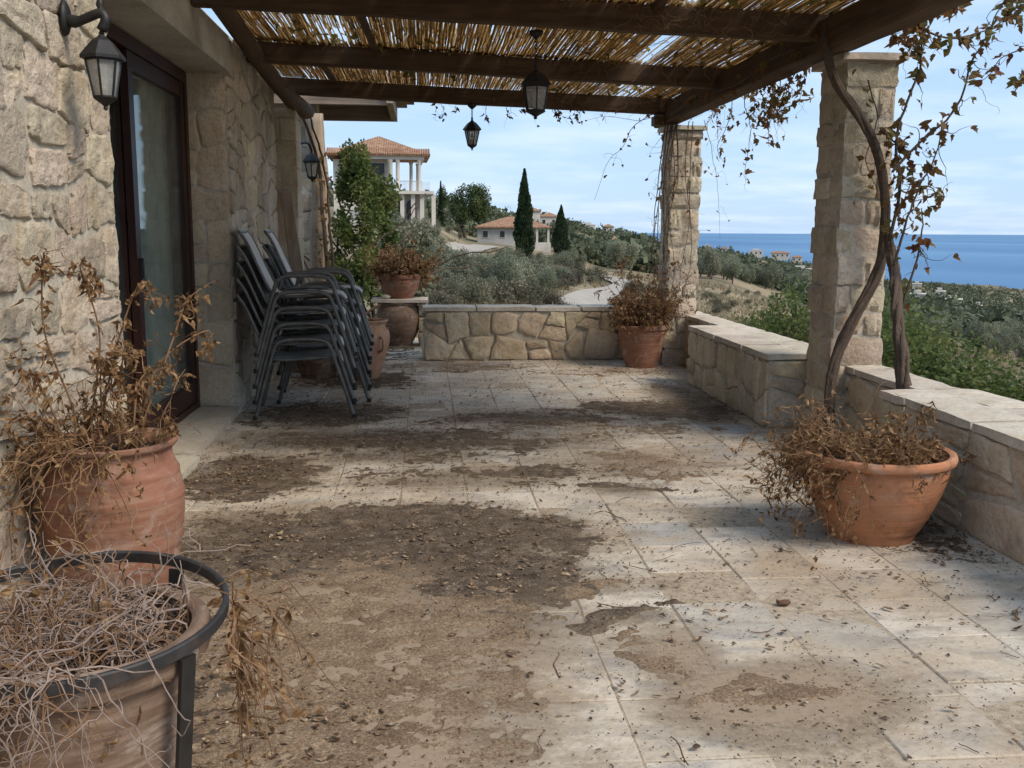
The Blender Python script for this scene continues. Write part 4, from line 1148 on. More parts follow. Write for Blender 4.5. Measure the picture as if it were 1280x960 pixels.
for i in range(46):                 # brown wisp over the right rim
    a = R(r_.uniform(-6, 26)); e = np.array([math.cos(a), math.sin(a), 0])
    pts = walk(e * r_.uniform(0.13, 0.2) + (0, 0, 0.03), e + (0, 0, 0.75), 19, r_.uniform(0.014, 0.022), r_, 0.17, 0.20)
    rr_ = np.linalg.norm(pts[:, :2], axis=1); lim = np.where(pts[:, 2] < 0.105, 0.296, 0)
    k = np.where(rr_ < lim, lim / (rr_ + 1e-6), 1); pts[:, :2] *= k[:, None]
    m2.tube(pts, np.linspace(0.0020, 0.0009, len(pts)), 3, False)
    for j in r_.integers(6, 19, 3): LP.append(pts[j]); LD.append(r_.normal(0, 0.5, 3) + (0, 0, -0.8))
obj('pale_twigs', m1, M['twig'], tb, kind='stuff'); obj('brown_twigs', m2, M['twig_brown'], tb, kind='stuff')
leaves(m3, LP, LD, r_.uniform(0.015, 0.045, len(LP)), r_.uniform(0.008, 0.022, len(LP)), r_, 0.7, 0.5)
obj('dry_leaves', m3, M['dry_leaf'], tb)

# F: withered mass in the bowl, leaning over its left rim
def mass_F(rs_, grow, LP, LD):
    for i in range(170):
        a = R(rs_.uniform(130, 235)); e = np.array([math.cos(a), math.sin(a), 0])
        p = e * rs_.uniform(0.05, 0.25) + (0, 0, 0.03)
        d = e + (0, 0, rs_.uniform(0.2, 0.8))
        grow(p, d, rs_.uniform(0.22, 0.50), 0.0024, 1)
    for i in range(60):
        a = rs_.uniform(0, 2 * math.pi); e = np.array([math.cos(a), math.sin(a), 0])
        grow(e * rs_.uniform(0, 0.2), e * 0.6 + (0, 0, rs_.uniform(0.1, 0.5)), rs_.uniform(0.12, 0.25), 0.0024, 1)
dead_plant('dead_plant', 'withered brown plants sprawling over the rim of the wide bowl', (BF[0], BF[1], 0.335), 0.20, 70, 0.30, 0.75, 121, 'twig_brown', 'dry_leaf', 5, 0.115, 0.0028, 4, (0.018, 0.048), 0.30, np.array([-0.045, 0.01, 0]), mass_F)
# E, C, top pot
def shrub_E(rs_, grow, LP, LD):
    for i in range(26):
        a = rs_.uniform(0, 2 * math.pi)
        grow(np.array([0.14 * math.cos(a), 0.14 * math.sin(a), 0]), np.array([0.25 + rs_.normal(0, 0.12), rs_.normal(0, 0.1), 1.0]), rs_.uniform(0.5, 0.75), 0.004, 0)
dead_plant('dead_plant', 'brown twiggy dead shrub in the pot before the far pillar', (PE[0], PE[1], 0.385), 0.2, 74, 0.40, 0.30, 131, 'twig_dark', 'dry_leaf', 8, 0.0, 0.0035, 4, (0.02, 0.05), 0.16, None, shrub_E)
dead_plant('dead_plant', 'half dry brown and green shrub in the pot on the slab', (UT[0], UT[1], UT[2] + 0.245), 0.18, 80, 0.46, 0.85, 141, 'twig_dark', 'dry_leaf', 9, 0.045, 0.0035, 3, (0.025, 0.06), 0.2)
dead_plant('dead_plant', 'few dry stems drooping from the clay jar', (PC[0], PC[1], 0.50), 0.12, 26, 0.16, 1.0, 151, 'twig', 'dry_leaf', 3, 0.14, 0.003, 2, (0.02, 0.04), 0.3)

# ================================================================== VINES
vine = thing('grape_vine', 'bare grape vine climbing the near pillar with rusty red leaves on its shoots', 'vine', (2.56, 5.6, 0))
vr = np.random.default_rng(161)
Yv = 5.90
def pv(lst, Y=Yv): return [at(x, y, Y=Y) for x, y in lst]
t1 = spline([at(1036, 540, Y=5.86)] + pv([(1040, 465), (1060, 412), (1092, 352), (1106, 300), (1102, 212), (1078, 152), (1048, 108), (1034, 66)]) + [np.array([2.40, 6.0, 2.60])], 40)
def barky(path, r0, r1, nst=5, seed=1):
    r_b = np.random.default_rng(seed); path = spline(path, 90); n = len(path); mbk = MB(); rad = np.linspace(r0, r1, n)
    mbk.tube(path, rad * (0.86 + 0.10 * np.sin(np.arange(n) * 0.41) + r_b.normal(0, 0.05, n)), 10)
    tg = unit(np.gradient(path, axis=0)); a_ = unit(np.cross(tg, (0.3, 1, 0.1))); b_ = np.cross(tg, a_)
    for k in range(nst):                                   # twisted ropes of bark
        ph = 2 * math.pi * k / nst + np.arange(n) * 0.055 + 0.25 * np.sin(np.arange(n) * 0.17 + k); w_ = rad * (0.62 + 0.12 * np.sin(np.arange(n) * 0.23 + k * 2))
        mbk.tube(path + a_ * (np.cos(ph) * w_)[:, None] + b_ * (np.sin(ph) * w_)[:, None], rad * (0.42 + 0.09 * np.sin(np.arange(n) * 0.6 + k) + r_b.normal(0, 0.035, n)), 6)
    return mbk
tk = barky(t1, 0.036, 0.024, 5, 3)
t2 = spline([np.array([2.60, 5.20, 0.0]), at(1129, 480, Y=5.22), at(1122, 400, Y=5.35), at(1118, 340, Y=5.6), at(1108, 285, Y=5.86)], 26)
tk2 = barky(t2, 0.042, 0.026, 6, 4)
obj('trunk', tk2, M['bark'], vine, world=True, smooth=True)
obj('trunk', tk, M['bark'], vine, world=True, smooth=True)
sh = MB(); LP, LD, LS = [], [], []
def shoot(pts, r0, lv, wig=0.01, sub=5, ls=0.055, n=None):
    n = n or max(10, int(len(pts) * 5))
    p = spline(pts, n); p += np.cumsum(vr.normal(0, wig * 0.35, p.shape), axis=0) * np.sin(np.linspace(0, math.pi, n))[:, None]
    sh.tube(p, np.linspace(r0, r0 * 0.35, n), 5, False)
    for i in vr.integers(1, n, int(lv * 1.6)):
        LP.append(p[i] + vr.normal(0, 0.025, 3)); LD.append(vr.normal(0, 0.5, 3) + (0, 0, -0.9)); LS.append(ls * vr.uniform(0.6, 1.25))
    for i in vr.integers(1, n - 1, sub):
        q = walk(p[i], unit(p[i] - p[i - 1] + vr.normal(0, 0.8, 3)), 9, vr.uniform(0.012, 0.03), vr, 0.38, 0.06)
        sh.tube(q, np.linspace(r0 * 0.4, 0.0008, 10), 3, False)
        if vr.random() < 0.6: LP.append(q[-1]); LD.append(vr.normal(0, 0.5, 3) + (0, 0, -0.9)); LS.append(ls * vr.uniform(0.5, 1.0))
# shoots reaching from the trunk into the sky on the sea side
shoot(pv([(1112, 300), (1125, 235), (1118, 180), (1135, 120), (1152, 75), (1150, 30), (1165, -20)], 5.75), 0.011, 34, 0.012, 10, 0.062)
shoot(pv([(1115, 215), (1150, 175), (1190, 140), (1215, 75), (1240, 30), (1262, -10)], 5.6), 0.009, 26, 0.012, 9, 0.06)
shoot(pv([(1118, 330), (1135, 270), (1150, 225), (1165, 190), (1178, 150)], 5.6), 0.008, 18, 0.012, 10, 0.055)
shoot(pv([(1125, 395), (1140, 330), (1148, 290), (1152, 260)], 5.5), 0.008, 15, 0.012, 8, 0.055)
shoot(pv([(1120, 260), (1150, 235), (1165, 240), (1170, 265)], 5.7), 0.006, 12, 0.012, 6)
shoot(pv([(1100, 160), (1128, 190), (1140, 215), (1130, 250)], 5.8), 0.006, 12, 0.012, 6)
shoot(pv([(1085, 100), (1095, 150), (1080, 200), (1098, 240)], 5.92), 0.005, 6, 0.01, 9)
shoot(pv([(1130, 20), (1180, 45), (1225, 35), (1285, 5)], 5.4), 0.007, 36, 0.014, 10, 0.06)
shoot(pv([(1110, 40), (1140, 60), (1160, 20), (1200, -5)], 5.7), 0.006, 30, 0.014, 8, 0.06)
shoot(pv([(1290, 60), (1262, 68), (1240, 95), (1220, 105)], 5.3), 0.004, 9, 0.012, 3, 0.055)
shoot(pv([(1285, 82), (1276, 95), (1272, 105)], 5.3), 0.003, 9, 0.01, 2, 0.055)
# fringe hanging along the main beam between the pillars
for (px, py, Yb, ln, lv) in ((1005, 95, 6.7, 0.22, 12), (985, 105, 6.9, 0.28, 16), (965, 112, 7.2, 0.30, 18), (948, 118, 7.6, 0.34, 18), (930, 125, 8.0, 0.62, 13), (915, 130, 8.4, 0.55, 10), (900, 130, 8.9, 0.35, 8),
                             (890, 140, 9.2, 0.3, 6), (975, 110, 7.1, 0.42, 14), (995, 100, 6.8, 0.36, 14), (940, 122, 7.9, 0.2, 14), (958, 116, 7.4, 0.16, 14)):
    p0 = at(px, py, Y=Yb); q = walk(p0 + (0, 0, 0.06), (0.2, 0, -1), 7, ln / 6, vr, 0.28, 0.2)
    shoot(q, 0.004, lv, 0.008, 4, 0.05)
# runners lying along beam and twined round the far pillar
shoot([(2.36, 9.6, 2.45), (2.36, 8.6, 2.50), (2.37, 7.6, 2.46), (2.36, 6.7, 2.52), (2.38, 6.1, 2.48)], 0.010, 20, 0.02, 14)
for k in range(7):
    x0_ = vr.uniform(2.40, 2.66)
    shoot([(x0_, 9.84, 2.42), (x0_ + vr.normal(0, 0.06), 9.83, 1.9), (x0_ + vr.normal(0, 0.06), 9.84, 1.4), (x0_ + vr.normal(0, 0.07), 9.83, 0.95), (x0_ + vr.normal(0, 0.05) - 0.08, 9.82, 0.5)], 0.005, 3, 0.012, 8, 0.04, 30)
for k in range(6):
    x0_ = vr.uniform(2.30, 2.41)
    shoot([(x0_ + 0.05, 9.8, 2.40), (x0_, 9.8, 1.9), (x0_ - 0.02 + vr.normal(0, 0.03), 9.8, 1.3), (x0_, 9.8, 0.8), (x0_ - 0.08, 9.83, 0.42)], 0.006, 4, 0.02, 10, 0.04, 30)
shoot(pv([(880, 150), (890, 200), (895, 235), (900, 300)], 9.7), 0.003, 2, 0.02, 5, 0.04)
# wisps under the far beam
shoot([at(820, 140, Y=9.85), at(790, 160, Y=9.8), at(775, 185, Y=9.8), at(757, 205, Y=9.8), at(743, 250, Y=9.8)], 0.004, 4, 0.01, 7, 0.04)
shoot([at(830, 142, Y=9.8), at(800, 148, Y=9.8), at(760, 143, Y=9.8), at(735, 150, Y=9.85)], 0.003, 4, 0.01, 8, 0.04)
for (px, ln, lv) in ((700, 0.12, 5), (727, 0.1, 5), (690, 0.16, 4), (633, 0.16, 4), (608, 0.1, 3), (555, 0.1, 3), (545, 0.06, 3), (715, 0.08, 5), (655, 0.05, 2), (570, 0.05, 2)):
    p0 = at(px, 136, Y=10.0); q = walk(p0 + (0, 0, 0.03), (0, 0, -1), 6, ln / 5, vr, 0.35, 0.25)
    shoot(q, 0.003, lv, 0.006, 2, 0.05)
obj('shoots', sh, M['bark'], vine, world=True, kind='stuff')
LP, LD, LS = np.array(LP), np.array(LD), np.array(LS)
LS = LS * 1.08
lm = MB(); leaves(lm, LP, LD, LS, LS * vr.uniform(0.5, 1.0, len(LS)), vr, 0.5, 0.5, LOBED, 0.22)
obj('leaves', lm, M['red_leaf'], vine, world=True)
# yellow leaves lying on and poking through the reeds
n = 900; gx = vr.uniform(-1.3, 2.5, n); gy = vr.uniform(4.3, 10.1, n)
keep = (fbm(gx * 1.1, gy * 1.1, 5) > 0.02) | ((np.abs(gx + 0.66) < 0.4) & (np.abs(gy - 7.9) < 0.5)) | ((gx > 1.2) & (vr.random(n) < 0.5))
gx, gy = gx[keep], gy[keep]; gz = zb(gx) + 0.145 + np.abs(vr.normal(0, 0.035, len(gx)))
lm = MB(); leaves(lm, np.stack([gx, gy, gz], 1), vr.normal(0, 1, (len(gx), 3)) * (1, 1, 0.4), vr.uniform(0.05, 0.10, len(gx)), vr.uniform(0.03, 0.07, len(gx)), vr, 0.4, 0.4)
obj('leaves', lm, M['gold_leaf'], vine, world=True)
hang_m = MB()
for i in range(170):
    x_, y_ = vr.uniform(0.9, 2.45), vr.uniform(6.1, 9.8)
    q = walk((x_, y_, zb(x_) + 0.13), (vr.normal(0, 1), vr.normal(0, 1), -0.15), 9, vr.uniform(0.015, 0.05), vr, 0.45, 0.02)
    q[:, 2] = np.minimum(q[:, 2], zb(x_) + 0.15)
    hang_m.tube(q, 0.0018, 3, False)
for i in range(60):
    x_ = vr.uniform(1.2, 2.45); q = walk((x_, 6.16, zb(x_) + vr.uniform(0, 0.14)), (vr.normal(0, 1), -0.2, vr.normal(0, 0.4)), 10, 0.025, vr, 0.45, 0.01)
    q[:, 1] = np.minimum(q[:, 1], 6.09)
    hang_m.tube(q, 0.0016, 3, False)
obj('tendrils', hang_m, M['twig_brown'], vine, world=True, kind='stuff')

# old post and climbing vine at the end of the house
post = tag(obj('wooden_post', MB().tube(spline([(-1.17, 11.5, 0), (-1.19, 11.5, 1.0), (-1.15, 11.5, 1.8), (-1.19, 11.5, 2.3), (-1.2, 11.48, 2.62)], 14), [0.105, 0.10, 0.098, 0.10, 0.104, 0.10, 0.095, 0.10, 0.10, 0.098, 0.10, 0.105, 0.10, 0.1], 9), M['plank'], smooth=True), 'thick weathered wooden post beyond the pilaster', 'post')
cv = thing('climbing_vine', 'dark twisted vine stems climbing up beside the old post', 'vine', (-1.0, 11.3, 0))
cs_ = MB()
for px_l, r0 in (((405, 330), 0.026), ((412, 335), 0.018)):
    x0_, y0_ = px_l
    cs_.tube(spline([at(x0_ + 8, 400, Y=11.3), at(x0_ + 3, 320, Y=11.3), at(x0_ - 1, 270, Y=11.3), at(x0_ - 4, 220, Y=11.3), at(x0_ - 14, 180, Y=11.0), at(x0_ - 28, 140, Y=10.6)], 22) + vr.normal(0, 0.006, (22, 3)), np.linspace(r0, r0 * 0.6, 22), 7)
obj('stems', cs_, M['bark'], cv, world=True, smooth=True, kind='stuff')
lm = MB(); q = np.array([at(vr.uniform(392, 415), vr.uniform(190, 335), Y=vr.uniform(11.0, 11.4)) for _ in range(90)])
leaves(lm, q, vr.normal(0, 0.6, (90, 3)) + (0, 0, -0.7), vr.uniform(0.03, 0.07, 90), vr.uniform(0.02, 0.045, 90), vr, 0.5, 0.5)
obj('leaves', lm, M['red_leaf'], cv, world=True)

# ================================================================== LOOSE SOIL AND LITTER ON THE PAVING
def soil_mat(name, stops, sc):
    t_ = NT(name)
    col = t_.ramp(t_.noise(sc, 7, 0.72), stops)
    col = t_.mix(0.85, col, t_.ramp(t_.noise(95, 5, 0.8), [(0.32, 0.30), (0.5, 1.0), (0.68, 1.9)]), 'MULTIPLY')
    nb_ = t_.bump(t_.noise(70, 5, 0.7), 0.9, 0.012); nb_ = t_.bump(t_.noise(220, 3, 0.7), 0.7, 0.004, nb_)
    return t_.done(t_.bsdf(col, 0.98, nb_, 0.1))
M['sand'] = soil_mat('sandy soil', [(0.30, (0.155, 0.105, 0.066)), (0.5, (0.24, 0.17, 0.11)), (0.7, (0.32, 0.24, 0.16))], 7)
M['humus'] = soil_mat('dark crumbly soil', [(0.30, (0.048, 0.036, 0.027)), (0.5, (0.125, 0.094, 0.068)), (0.70, (0.24, 0.185, 0.135))], 9)
SAND = ((-0.30, 3.25, 0.72, 0.85, 1.2), (-0.45, 2.45, 0.72, 0.8, 1.25), (1.02, 2.66, 0.30, 0.16, 1.35), (0.80, 2.93, 0.11, 0.24, 0.95), (0.70, 3.62, 0.22, 0.09, 0.75), (0.6, 3.1, 0.14, 0.1, 0.5),
        (1.3, 5.6, 0.7, 0.4, 0.62), (1.2, 6.7, 1.0, 0.5, 0.6), (2.1, 7.9, 0.25, 0.9, 0.55), (0.2, 9.9, 1.4, 0.35, 0.55), (1.7, 9.5, 0.8, 0.3, 0.55))
HUM = ((-0.05, 4.25, 0.78, 0.50, 1.15), (0.28, 3.75, 0.34, 0.48, 1.1), (-0.75, 4.2, 0.5, 0.6, 0.95), (-0.75, 2.5, 0.3, 0.75, 0.85), (-0.95, 5.45, 0.38, 0.5, 0.95), (-0.35, 6.4, 0.95, 0.36, 0.85), (0.75, 7.1, 0.9, 0.32, 0.8),
       (1.8, 7.35, 0.62, 0.42, 0.95), (-0.75, 7.35, 0.62, 0.5, 0.85), (0.72, 3.30, 0.14, 0.07, 0.85), (-0.55, 9.0, 0.55, 0.55, 0.85), (1.05, 5.05, 0.2, 0.09, 0.8), (0.2, 5.35, 0.9, 0.3, 0.66), (2.25, 4.3, 0.16, 0.5, 0.7),
       (0.55, 6.2, 0.6, 0.25, 0.68), (-0.8, 11.3, 0.9, 1.2, 0.8), (-0.2, 5.9, 0.8, 0.25, 0.7))
def emask(E, x, y):
    mm = np.zeros_like(x)
    x, y = x + 0.16 * fbm(x * 2.3, y * 2.3, 41, 3) + 0.05 * fbm(x * 9, y * 9, 43, 2), y + 0.20 * fbm(x * 2.1, y * 2.1, 42, 3) + 0.06 * fbm(x * 9, y * 9, 44, 2)
    for cx, cy, rx, ry, w in E: mm = np.maximum(mm, w * np.clip(1.15 - 0.62 * (((x - cx) / rx) ** 2 + ((y - cy) / ry) ** 2), -1, 1))
    return mm
def soil_sheet(name, E, step, thr, hmax, seed, mat, label, zoff=0.0):
    xs = np.arange(-1.36, 2.42, step); ys = np.arange(1.7, 12.3, step * 1.15)
    Xg, Yg = np.meshgrid(xs, ys); mm = emask(E, Xg, Yg)
    nz = (0.55 * fbm(Xg * 3.2, Yg * 3.6, seed, 4) + 0.5 * fbm(Xg * 11, Yg * 15, seed + 1, 4) + 0.42 * fbm(Xg * 33, Yg * 40, seed + 2, 2)) * np.clip(mm * 2.5, 0, 1)
    hh_ = (mm + nz - thr)
    z = np.clip(np.where(hh_ < 0, hh_ * 0.05, hh_ * 0.012), -0.02, hmax) + 0.0028 * fbm(Xg * 55, Yg * 55, seed + 3, 2) * np.clip(hh_ * 2.5, 0, 1) + zoff
    vis = hh_ > -0.28
    f0 = vis[:-1, :-1] | vis[1:, :-1] | vis[:-1, 1:] | vis[1:, 1:]
    jj, ii = np.nonzero(f0); W = len(xs)
    q = np.stack([jj * W + ii, jj * W + ii + 1, (jj + 1) * W + ii + 1, (jj + 1) * W + ii], 1)
    used = np.unique(q); remap = np.full(Xg.size, -1); remap[used] = np.arange(len(used))
    V = np.stack([Xg.ravel(), Yg.ravel(), z.ravel()], 1)[used]
    mb = MB(); mb.v.append(V); mb.n = len(V); mb.f = remap[q].tolist()
    o = obj(name, mb, mat, smooth=True, kind='stuff'); tag(o, label, 'soil', kind='stuff')
    return o
soil_sheet('sandy_soil', SAND, 0.012, 0.80, 0.009, 201, M['sand'], 'pale brown sandy soil spread thinly over the paving', 0.0068)
soil_sheet('dark_soil', HUM, 0.012, 0.80, 0.013, 211, M['humus'], 'dark crumbled soil and leaf mould drifted over the paving', 0.0072)

# thin dust film rubbed over the tiles around the soil: soft edged, a sheet of its own
t = NT('dust film')
atr = t.n('Attribute', attribute_name='dust')
sepc = t.n('SeparateColor'); t.l(atr.outputs['Color'], sepc.inputs[0])
vst2 = t.mapped((1.0, 1.9, 1.0), (0, 0, 0.25))
n1 = t.noise(4.0, 10, 0.74, vst2, 0.35); n2 = t.noise(48, 8, 0.82)
cov = t.math('ADD', t.math('MULTIPLY', n1, 1.05), t.math('MULTIPLY', n2, 1.1))
def cover(ch, lo, hi):
    x = t.n('MapRange'); x.inputs[1].default_value = lo; x.inputs[2].default_value = hi; x.clamp = True
    t.l(t.math('ADD', ch, cov), x.inputs[0]); return x.outputs[0]
f1 = cover(sepc.outputs[0], 1.46, 2.1); f2 = cover(sepc.outputs[1], 1.58, 2.25)
dcol = t.mix(f2, t.ramp(n2, [(0.3, (0.25, 0.185, 0.125)), (0.7, (0.37, 0.29, 0.205))]), t.ramp(n2, [(0.3, (0.05, 0.036, 0.026)), (0.7, (0.14, 0.105, 0.075))]))
fm = t.math('MULTIPLY', t.math('MAXIMUM', f1, f2), 0.9)
trn = t.n('BsdfTransparent')
M['dust'] = t.done(t.mixsh(fm, trn.outputs[0], t.bsdf(dcol, 0.97, None, 0.1)))
def dust_film():
    st_ = 0.05; xs = np.arange(-1.36, 2.42, st_); ys = np.arange(1.8, 10.36, st_); Xg, Yg = np.meshgrid(xs, ys); W = len(xs)
    def soft(E_, k):
        mm = np.zeros_like(Xg)
        for cx, cy, rx, ry, w in E_: mm = np.maximum(mm, w * np.exp(-0.5 * (((Xg - cx) / (rx * k + 0.05)) ** 2 + ((Yg - cy) / (ry * k + 0.05)) ** 2)))
        return mm
    a_ = soft(SAND, 0.80) * 1.05 + 0.08 + 0.22 * fbm(Xg * 0.9, Yg * 0.9, 61, 3); b_ = soft(HUM, 0.84) * 1.05 + 0.06 + 0.12 * np.exp(-((Yg - 6.4) / 2.0) ** 2)
    jj, ii = np.meshgrid(np.arange(len(ys) - 1), np.arange(W - 1), indexing='ij'); jj, ii = jj.ravel(), ii.ravel()
    q = np.stack([jj * W + ii, jj * W + ii + 1, (jj + 1) * W + ii + 1, (jj + 1) * W + ii], 1)
    mb = MB(); mb.v.append(np.stack([Xg.ravel(), Yg.ravel(), np.full(Xg.size, 0.0085)], 1)); mb.n = Xg.size; mb.f = q.tolist()
    o = obj('dust', mb, M['dust'], kind='stuff'); tag(o, 'thin brown dust film lying over the paving', 'dust', kind='stuff')
    ca = o.data.attributes.new('dust', 'FLOAT_COLOR', 'POINT')
    ca.data.foreach_set('color', np.stack([a_.ravel(), b_.ravel(), 0 * a_.ravel(), 1 + 0 * a_.ravel()], 1).ravel().astype(np.float32))
dust_film()

lr_ = np.random.default_rng(221)
def scatter(n, fn):
    out = np.zeros((0, 2))
    while len(out) < n:
        c = np.stack([lr_.uniform(-1.36, 2.42, 6000), lr_.uniform(2.0, 10.3, 6000)], 1)
        w = fn(c[:, 0], c[:, 1]); out = np.vstack([out, c[lr_.random(6000) < w]])
    return out[:n]
def hum_w(x, y): return np.clip(emask(HUM, x, y) * 0.9 + 0.25 * fbm(x * 6, y * 6, 9), 0.0, 1) + 0.008
def crumbs(P, size, mat, name, label, zlo=0.003, flat=0.6):
    n = len(P); s = size
    base = np.array([(1, 0, -0.3), (-0.5, 0.87, -0.3), (-0.5, -0.87, -0.3), (0, 0, 0.9)])
    a = lr_.uniform(0, 6.28, n); ca, sa = np.cos(a), np.sin(a)
    B = np.repeat(base[None], n, 0) * lr_.uniform(0.6, 1.4, (n, 4, 1)); el = lr_.uniform(0.5, 1.6, n)
    x = B[:, :, 0] * el[:, None]; y = B[:, :, 1] / el[:, None] * 0.8
    V = np.stack([x * ca[:, None] - y * sa[:, None], x * sa[:, None] + y * ca[:, None], B[:, :, 2] * flat], 2) * s[:, None, None]
    V += np.stack([P[:, 0], P[:, 1], np.full(n, zlo) + s * 0.3 * flat], 1)[:, None, :]
    F = (np.arange(n)[:, None, None] * 4 + np.array([[0, 1, 3], [1, 2, 3], [2, 0, 3]])[None]).reshape(-1, 3).tolist()
    mb = MB(); mb.v.append(V.reshape(-1, 3)); mb.n = n * 4; mb.f = F
    tag(obj(name, mb, mat, kind='stuff'), label, 'debris', kind='stuff')
def hum_soft(x, y): return np.clip(emask(HUM, x, y) * 0.8 + 0.30 + 0.5 * fbm(x * 5, y * 7, 19, 3), 0.004, 1)
P_ = scatter(34000, hum_soft); crumbs(P_, np.exp(lr_.normal(-5.75, 0.5, len(P_))), M['humus'], 'soil_crumbs', 'dark crumbs of soil strewn over the paving', 0.009)
P_ = scatter(9000, lambda x, y: 0.06 + 0.94 * np.clip(emask(SAND, x, y), 0, 1)); crumbs(P_, np.exp(lr_.normal(-5.8, 0.4, len(P_))), M['sand'], 'sand_grains', 'small sandy crumbs scattered on the tiles', 0.008)
P_ = scatter(850, lambda x, y: 0.5 + 0 * x); crumbs(P_, np.exp(lr_.normal(-5.35, 0.4, len(P_))), M['soil_pot'], 'bark_bits', 'small blackish bits of bark dotted over the tiles', 0.009, 0.35)
# dead leaves: piles by the pots and loose ones elsewhere
LIT = ((-0.42, 2.45, 0.28, 0.42, 1.0), (-0.62, 3.05, 0.25, 0.4, 0.7), (-0.72, 4.1, 0.25, 0.45, 0.8), (-1.05, 5.5, 0.26, 0.42, 0.9), (2.25, 4.15, 0.16, 0.42, 1.0), (2.12, 3.82, 0.16, 0.14, 0.8), (2.3, 4.9, 0.12, 0.5, 0.7), (0.3, 3.85, 0.35, 0.3, 0.5),
       (-0.75, 9.0, 0.5, 0.5, 0.9), (-0.8, 7.6, 0.5, 0.6, 0.5), (2.05, 9.5, 0.35, 0.18, 0.6), (-0.45, 9.6, 0.5, 0.4, 0.6), (0.2, 4.3, 0.6, 0.4, 0.35), (-0.5, 6.3, 0.6, 0.3, 0.35))
def leaf_lit(n, fn, L, W, name, label, mat, zl=0.006):
    P2 = scatter(n, fn); k = len(P2)
    P3 = np.stack([P2[:, 0], P2[:, 1], zl + np.abs(lr_.normal(0, 0.008, k))], 1)
    a = lr_.uniform(0, 6.28, k); D = np.stack([np.cos(a), np.sin(a), lr_.normal(0, 0.12, k)], 1)
    mb = MB(); n_ = k
    S = unit(np.stack([-np.sin(a), np.cos(a), lr_.normal(0, 0.35, k)], 1)); N_ = unit(np.cross(D, S))
    V = np.zeros((k, 8, 3)); LL = lr_.uniform(*L, k); WW = lr_.uniform(*W, k); cu = np.abs(lr_.normal(0, 0.35, k)); fo = lr_.uniform(0.1, 0.6, k)
    for i, (tt, ww) in enumerate(((0, 0.15), (0.35, 1.0), (0.7, 0.75), (1.0, 0.08))):
        c = P3 + D * (LL * tt)[:, None] + N_ * (cu * LL * (tt - 0.4) ** 2)[:, None]
        V[:, 2 * i] = c - S * (WW * ww / 2)[:, None] + N_ * (fo * WW * ww * 0.5)[:, None]; V[:, 2 * i + 1] = c + S * (WW * ww / 2)[:, None] + N_ * (fo * WW * ww * 0.5)[:, None]
    V[:, :, 2] = np.maximum(V[:, :, 2], 0.0092)
    b = (np.arange(k) * 8)[:, None]
    mb.add(V.reshape(-1, 3), np.concatenate([b + np.array([[2 * i, 2 * i + 1, 2 * i + 3, 2 * i + 2]]) for i in range(3)]).tolist())
    tag(obj(name, mb, mat, kind='stuff'), label, 'leaf litter', kind='stuff')
leaf_lit(3400, lambda x, y: np.clip(emask(LIT, x, y) + 0.3 * fbm(x * 5, y * 5, 3), 0, 1), (0.015, 0.045), (0.005, 0.022), 'leaf_litter', 'curled brown dead leaves heaped by the pots and walls', M['litter'])
leaf_lit(4200, lambda x, y: hum_w(x, y), (0.006, 0.022), (0.003, 0.009), 'leaf_scraps', 'small dry leaf scraps mixed into the dark soil', M['litter'], 0.012)
leaf_lit(200, lambda x, y: 0.4 + 0 * x, (0.008, 0.035), (0.004, 0.014), 'loose_leaves', 'single small brown leaves lying loose on the tiles', M['twig_dark'], 0.005)
tw = MB()
for i in range(240):
    c = scatter(1, lambda x, y: np.clip(emask(LIT, x, y), 0, 1) + 0.08)[0] if i % 2 else P_[lr_.integers(len(P_))]
    a = lr_.uniform(0, 6.28); q = walk((c[0], c[1], 0.010), (math.cos(a), math.sin(a), 0), 6, lr_.uniform(0.008, 0.03), lr_, 0.3)
    q[:, 2] = 0.009 + np.abs(q[:, 2] - 0.01) * 0.3; tw.tube(q, lr_.uniform(0.0011, 0.0024), 4, False)
tag(obj('twig_litter', tw, M['twig_dark'], kind='stuff'), 'thin broken twigs lying about on the terrace', 'twigs', kind='stuff')
tag(link('wood_chip', MB().add(*rough_block((1.272, 3.36, 0.004), (1.325, 3.39, 0.022), lr_, 0.003, (3, 2, 2), 0.004)[:2]).mesh('wood_chip', M['twig_dark']), None, (1.3, 3.375, 0.013)), 'single brown wood chip on the blue grey tile', 'wood chip')

# ================================================================== THE HILLSIDE, THE COAST AND THE SEA
SEA = -70.0
TD = np.array([12, 20, 40, 70, 120, 200, 400, 700, 1000, 1400, 1800], float)
TPX = np.array([-400, 400, 500, 600, 700, 760, 880, 1000, 1150, 1280, 1700], float)
TPY = np.array([
    [460, 402, 332, 287, 262, 254, 248, 262, 290, 365, 350],
    [460, 402, 332, 287, 262, 254, 248, 262, 290, 365, 350],
    [460, 410, 345, 292, 266, 262, 252, 264, 290, 365, 350],
    [460, 408, 360, 332, 306, 292, 265, 275, 295, 365, 350],
    [462, 424, 380, 348, 318, 304, 283, 287, 300, 365, 350],
    [466, 436, 392, 361, 335, 318, 301, 291, 303, 365, 350],
    [480, 448, 406, 372, 349, 337, 323, 313, 320, 365, 350],
    [515, 484, 436, 404, 380, 363, 346, 334, 330, 365, 350],
    [535, 520, 472, 441, 420, 402, 380, 363, 355, 354.5, 350],
    [550, 535, 492, 462, 438, 417, 395, 378, 369, 362, 350],
    [560, 550, 510, 480, 455, 432, 408, 390, 380, 364, 350]], float)
HZ = 288.0 + 0.0053 * (TPX - 530.0)
TTE = (HZ[:, None] - TPY) / FPX           # slope of the line of sight, up positive
LTD = np.log(TD)
